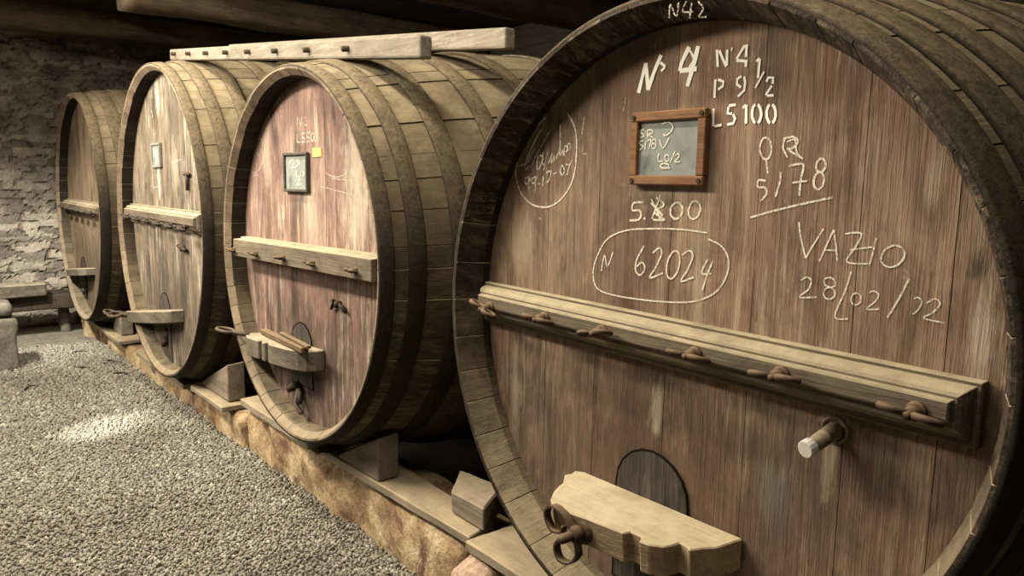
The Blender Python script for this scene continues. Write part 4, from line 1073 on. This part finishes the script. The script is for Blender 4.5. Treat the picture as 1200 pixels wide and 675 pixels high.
bm = bmesh.new()
xs = [-4.5 + 0.2 * i for i in range(48)]
ys = [-3.0 + 0.2 * j for j in range(79)]
gr = [[bm.verts.new((x, y, zfl(x, y) - 0.004 + 0.006 * noise.noise(Vector((x * 6, y * 6, 3))))) for x in xs] for y in ys]
for j in range(len(ys) - 1):
    for i in range(len(xs) - 1):
        f = bm.faces.new((gr[j][i], gr[j][i + 1], gr[j + 1][i + 1], gr[j + 1][i]))
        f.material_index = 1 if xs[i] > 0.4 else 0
rnd_layer(bm)
fl = struct(obj('floor', bm, M['ground'], smooth=True))
fl.data.materials.append(M['shaded_floor'])      # near-black colour paints the shade behind the sill

# loose gravel, real stones
rs = np.random.RandomState(5)
bm = bmesh.new()
bmesh.ops.create_icosphere(bm, subdivisions=1, radius=1.0)
bv = np.array([v.co[:] for v in bm.verts])
bf = np.array([[v.index for v in f.verts] for f in bm.faces])
bm.free()
pos = []
for ya, yb, st in ((1.6, 4.6, 0.021), (4.6, 7.0, 0.024), (7.0, 10.6, 0.032)):
    for lane in (0, 1):
        nx, ny = int(2.1 / st), int((yb - ya) / st)
        gx, gy = np.meshgrid(np.arange(nx), np.arange(ny))
        x = 0.24 - 2.1 + (gx.ravel() + rs.rand(nx * ny)) * st
        y = ya + (gy.ravel() + rs.rand(nx * ny)) * st
        keep = (x > -1.55 - 0.0 * y)
        # only ground the photograph shows, with a margin
        lim = -1.15 - 0.11 * (4.4 - y) * (y < 4.4) * 1.0
        t = (x + 1.7417) * 0.63 + y * 0.764
        left = (y * 0.77 - (x + 1.7417) * 0.62) < 1.02 * y      # generous
        vis = ((x + 1.7417) * 0.77274 - y * 0.63452) > -0.78 * t
        keep &= vis & (t > 2.2)
        keep &= rs.rand(len(x)) < (1.0 if lane == 0 else 0.55)
        sz = st * (0.38 + 0.30 * rs.rand(len(x)))
        zz = np.array([zfl(a, c) for a, c in zip(x[keep], y[keep])]) + (0.003 if lane == 0 else 0.012)
        pos.append(np.c_[x[keep], y[keep], zz, sz[keep]])
pos = np.concatenate(pos)
n = len(pos)
q = rs.randn(n, 4)
q /= np.linalg.norm(q, axis=1)[:, None]
w_, x_, y_, z_ = q.T
rot = np.stack([np.stack([1 - 2 * (y_ ** 2 + z_ ** 2), 2 * (x_ * y_ - z_ * w_), 2 * (x_ * z_ + y_ * w_)], 1),
                np.stack([2 * (x_ * y_ + z_ * w_), 1 - 2 * (x_ ** 2 + z_ ** 2), 2 * (y_ * z_ - x_ * w_)], 1),
                np.stack([2 * (x_ * z_ - y_ * w_), 2 * (y_ * z_ + x_ * w_), 1 - 2 * (x_ ** 2 + y_ ** 2)], 1)], 1)
sc = np.stack([0.75 + 0.7 * rs.rand(n), 0.6 + 0.5 * rs.rand(n), 0.45 + 0.35 * rs.rand(n)], 1)
loc = bv[None] * sc[:, None, :] * (1 + 0.18 * rs.randn(n, len(bv), 1)) * pos[:, 3][:, None, None]
co = (np.einsum('nij,nkj->nki', rot, loc) + pos[:, None, :3]).reshape(-1, 3)
fi = (bf[None] + (np.arange(n) * len(bv))[:, None, None]).reshape(-1, 3)
me = bpy.data.meshes.new('gravel')
me.vertices.add(len(co))
me.vertices.foreach_set('co', co.astype(np.float32).ravel())
me.loops.add(fi.size)
me.loops.foreach_set('vertex_index', fi.astype(np.int32).ravel())
me.polygons.add(len(fi))
me.polygons.foreach_set('loop_start', (np.arange(len(fi)) * 3).astype(np.int32))
at = me.attributes.new('rnd', 'FLOAT', 'FACE')
at.data.foreach_set('value', np.repeat(rs.rand(n), len(bf)).astype(np.float32))
me.update(calc_edges=True)
g = obj('gravel', me, M['gravel'])
g['kind'] = 'stuff'
tag(g, 'loose grey gravel covering the aisle floor', 'gravel')
print('gravel stones', n)


# far wall of dry rubble: each stone of the mesh stands proud by its own amount
def rubble_wall(axis_pos, u0, u1, z0, z1, step, cw, ch, depth, seed, face):
    rsd = np.random.RandomState(seed)
    nu, nz = int((u1 - u0) / step), int((z1 - z0) / step)
    cells = []
    z = z0
    while z < z1 + ch:
        h = ch * rsd.uniform(0.45, 1.3)
        u = u0 - rsd.rand() * cw
        while u < u1 + cw:
            w = cw * rsd.uniform(0.4, 1.6)
            cells.append((u + w / 2, z + h / 2 + rsd.uniform(-0.25, 0.25) * h, w / 2, h / 2, rsd.rand(), rsd.rand()))
            u += w
        z += h
    cells = np.array(cells)
    U_, Z_ = np.meshgrid(u0 + np.arange(nu + 1) * step, z0 + np.arange(nz + 1) * step)
    uu, zz = U_.ravel().copy(), Z_.ravel().copy()
    wob = np.array([(noise.noise(Vector((a * 4, c * 4, seed))), noise.noise(Vector((a * 4, c * 4, seed + 9)))) for a, c in zip(uu, zz)])
    uw, zw = uu + wob[:, 0] * 0.11, zz + wob[:, 1] * 0.075
    best = np.full(len(uu), 9.0)
    idx = np.zeros(len(uu), int)
    sec = np.full(len(uu), 9.0)
    for k, c in enumerate(cells):
        d = np.maximum(np.abs(uw - c[0]) / c[2], np.abs(zw - c[1]) / c[3]) * 0.7 + 0.3 * np.hypot((uw - c[0]) / c[2], (zw - c[1]) / c[3])
        b_ = d < best
        sec = np.where(b_, best, np.minimum(sec, d))
        idx = np.where(b_, k, idx)
        best = np.where(b_, d, best)
    gap = np.clip((sec - best) / 0.22, 0, 1)
    fine = np.array([noise.fractal(Vector((a * 9, c * 9, seed)), 0.9, 2.1, 4) for a, c in zip(uu, zz)])
    h = depth * (gap ** 0.6) * (0.45 + 0.55 * cells[idx, 4]) + 0.012 * fine
    bm_ = bmesh.new()
    lay_ = rnd_layer(bm_)
    V = []
    for a, c, hh in zip(uu, zz, h):
        V.append(bm_.verts.new((a, axis_pos - hh, c) if face == 'y' else (axis_pos - hh, a, c)))
    for j in range(nz):
        for i in range(nu):
            k = j * (nu + 1) + i
            f = bm_.faces.new((V[k], V[k + 1], V[k + nu + 2], V[k + nu + 1]))
            f[lay_] = cells[idx[k], 5] * 0.9 * (0.25 + 0.75 * gap[k])
    return bm_


struct(obj('wall_left', rubble_wall(12.25, -2.6, 5.0, -2.2, 2.6, 0.028, 0.32, 0.10, 0.07, 3, 'y'), M['rubble'], smooth=False))
struct(obj('wall_back', rubble_wall(5.0, -3.0, 12.3, -2.2, 2.6, 0.08, 0.5, 0.22, 0.06, 8, 'x'), M['board']))
# boarded ceiling over the casks, open towards the aisle
bm = bmesh.new()
lay = rnd_layer(bm)
parts = []
y = -3.0
while y < 12.2:
    w = random.uniform(0.22, 0.34)
    parts.append(box(0.25 if y < 9.6 else -1.6, 5.0, y, y + w - 0.012, 2.12 + random.uniform(0, 0.02), 2.16, rnd=random.random()))
    y += w
bm.free()
struct(obj('ceiling', join(*parts), M['board']))


def beam(x0, x1, yc, zc, w, h, seed, sag=0.0):
    """rough-hewn beam running front to back"""
    bm_ = bmesh.new()
    N, K = 40, 16
    rows = []
    for i in range(N + 1):
        x = x0 + (x1 - x0) * i / N
        row = []
        for k in range(K):
            a = 2 * math.pi * k / K
            cx, sx = math.cos(a), math.sin(a)
            e = 0.45
            px = math.copysign(abs(cx) ** e, cx) * w / 2
            pz = math.copysign(abs(sx) ** e, sx) * h / 2
            j = 1 + 0.10 * noise.noise(Vector((x * 1.3, cx * 1.2 + seed, sx * 1.2))) + 0.04 * noise.noise(Vector((x * 5, cx * 3 + seed, sx * 3)))
            row.append(bm_.verts.new((x, yc + px * j + 0.05 * noise.noise(Vector((x * 0.5, seed, 0))), zc + pz * j + sag * (i / N))))
        rows.append(row)
    for a, b_ in zip(rows, rows[1:]):
        for k in range(K):
            bm_.faces.new((a[k], a[(k + 1) % K], b_[(k + 1) % K], b_[k]))
    bm_.faces.new(rows[0])
    bm_.faces.new(rows[-1])
    bmesh.ops.recalc_face_normals(bm_, faces=bm_.faces)
    lay_ = rnd_layer(bm_)
    for f in bm_.faces:
        f[lay_] = 0.5
    return bm_


for k, (yc, zc, w, h) in enumerate(((11.35, 2.02, 0.55, 0.42), (8.9, 1.95, 0.42, 0.36), (6.3, 1.93, 0.42, 0.36), (3.6, 1.93, 0.42, 0.36), (1.0, 1.93, 0.42, 0.36))):
    struct(obj('trim_%d' % (k + 1), beam(-1.6 if k == 0 else 0.25, 4.98, yc, zc, w, h, k * 3.3), M['beam'], smooth=True))
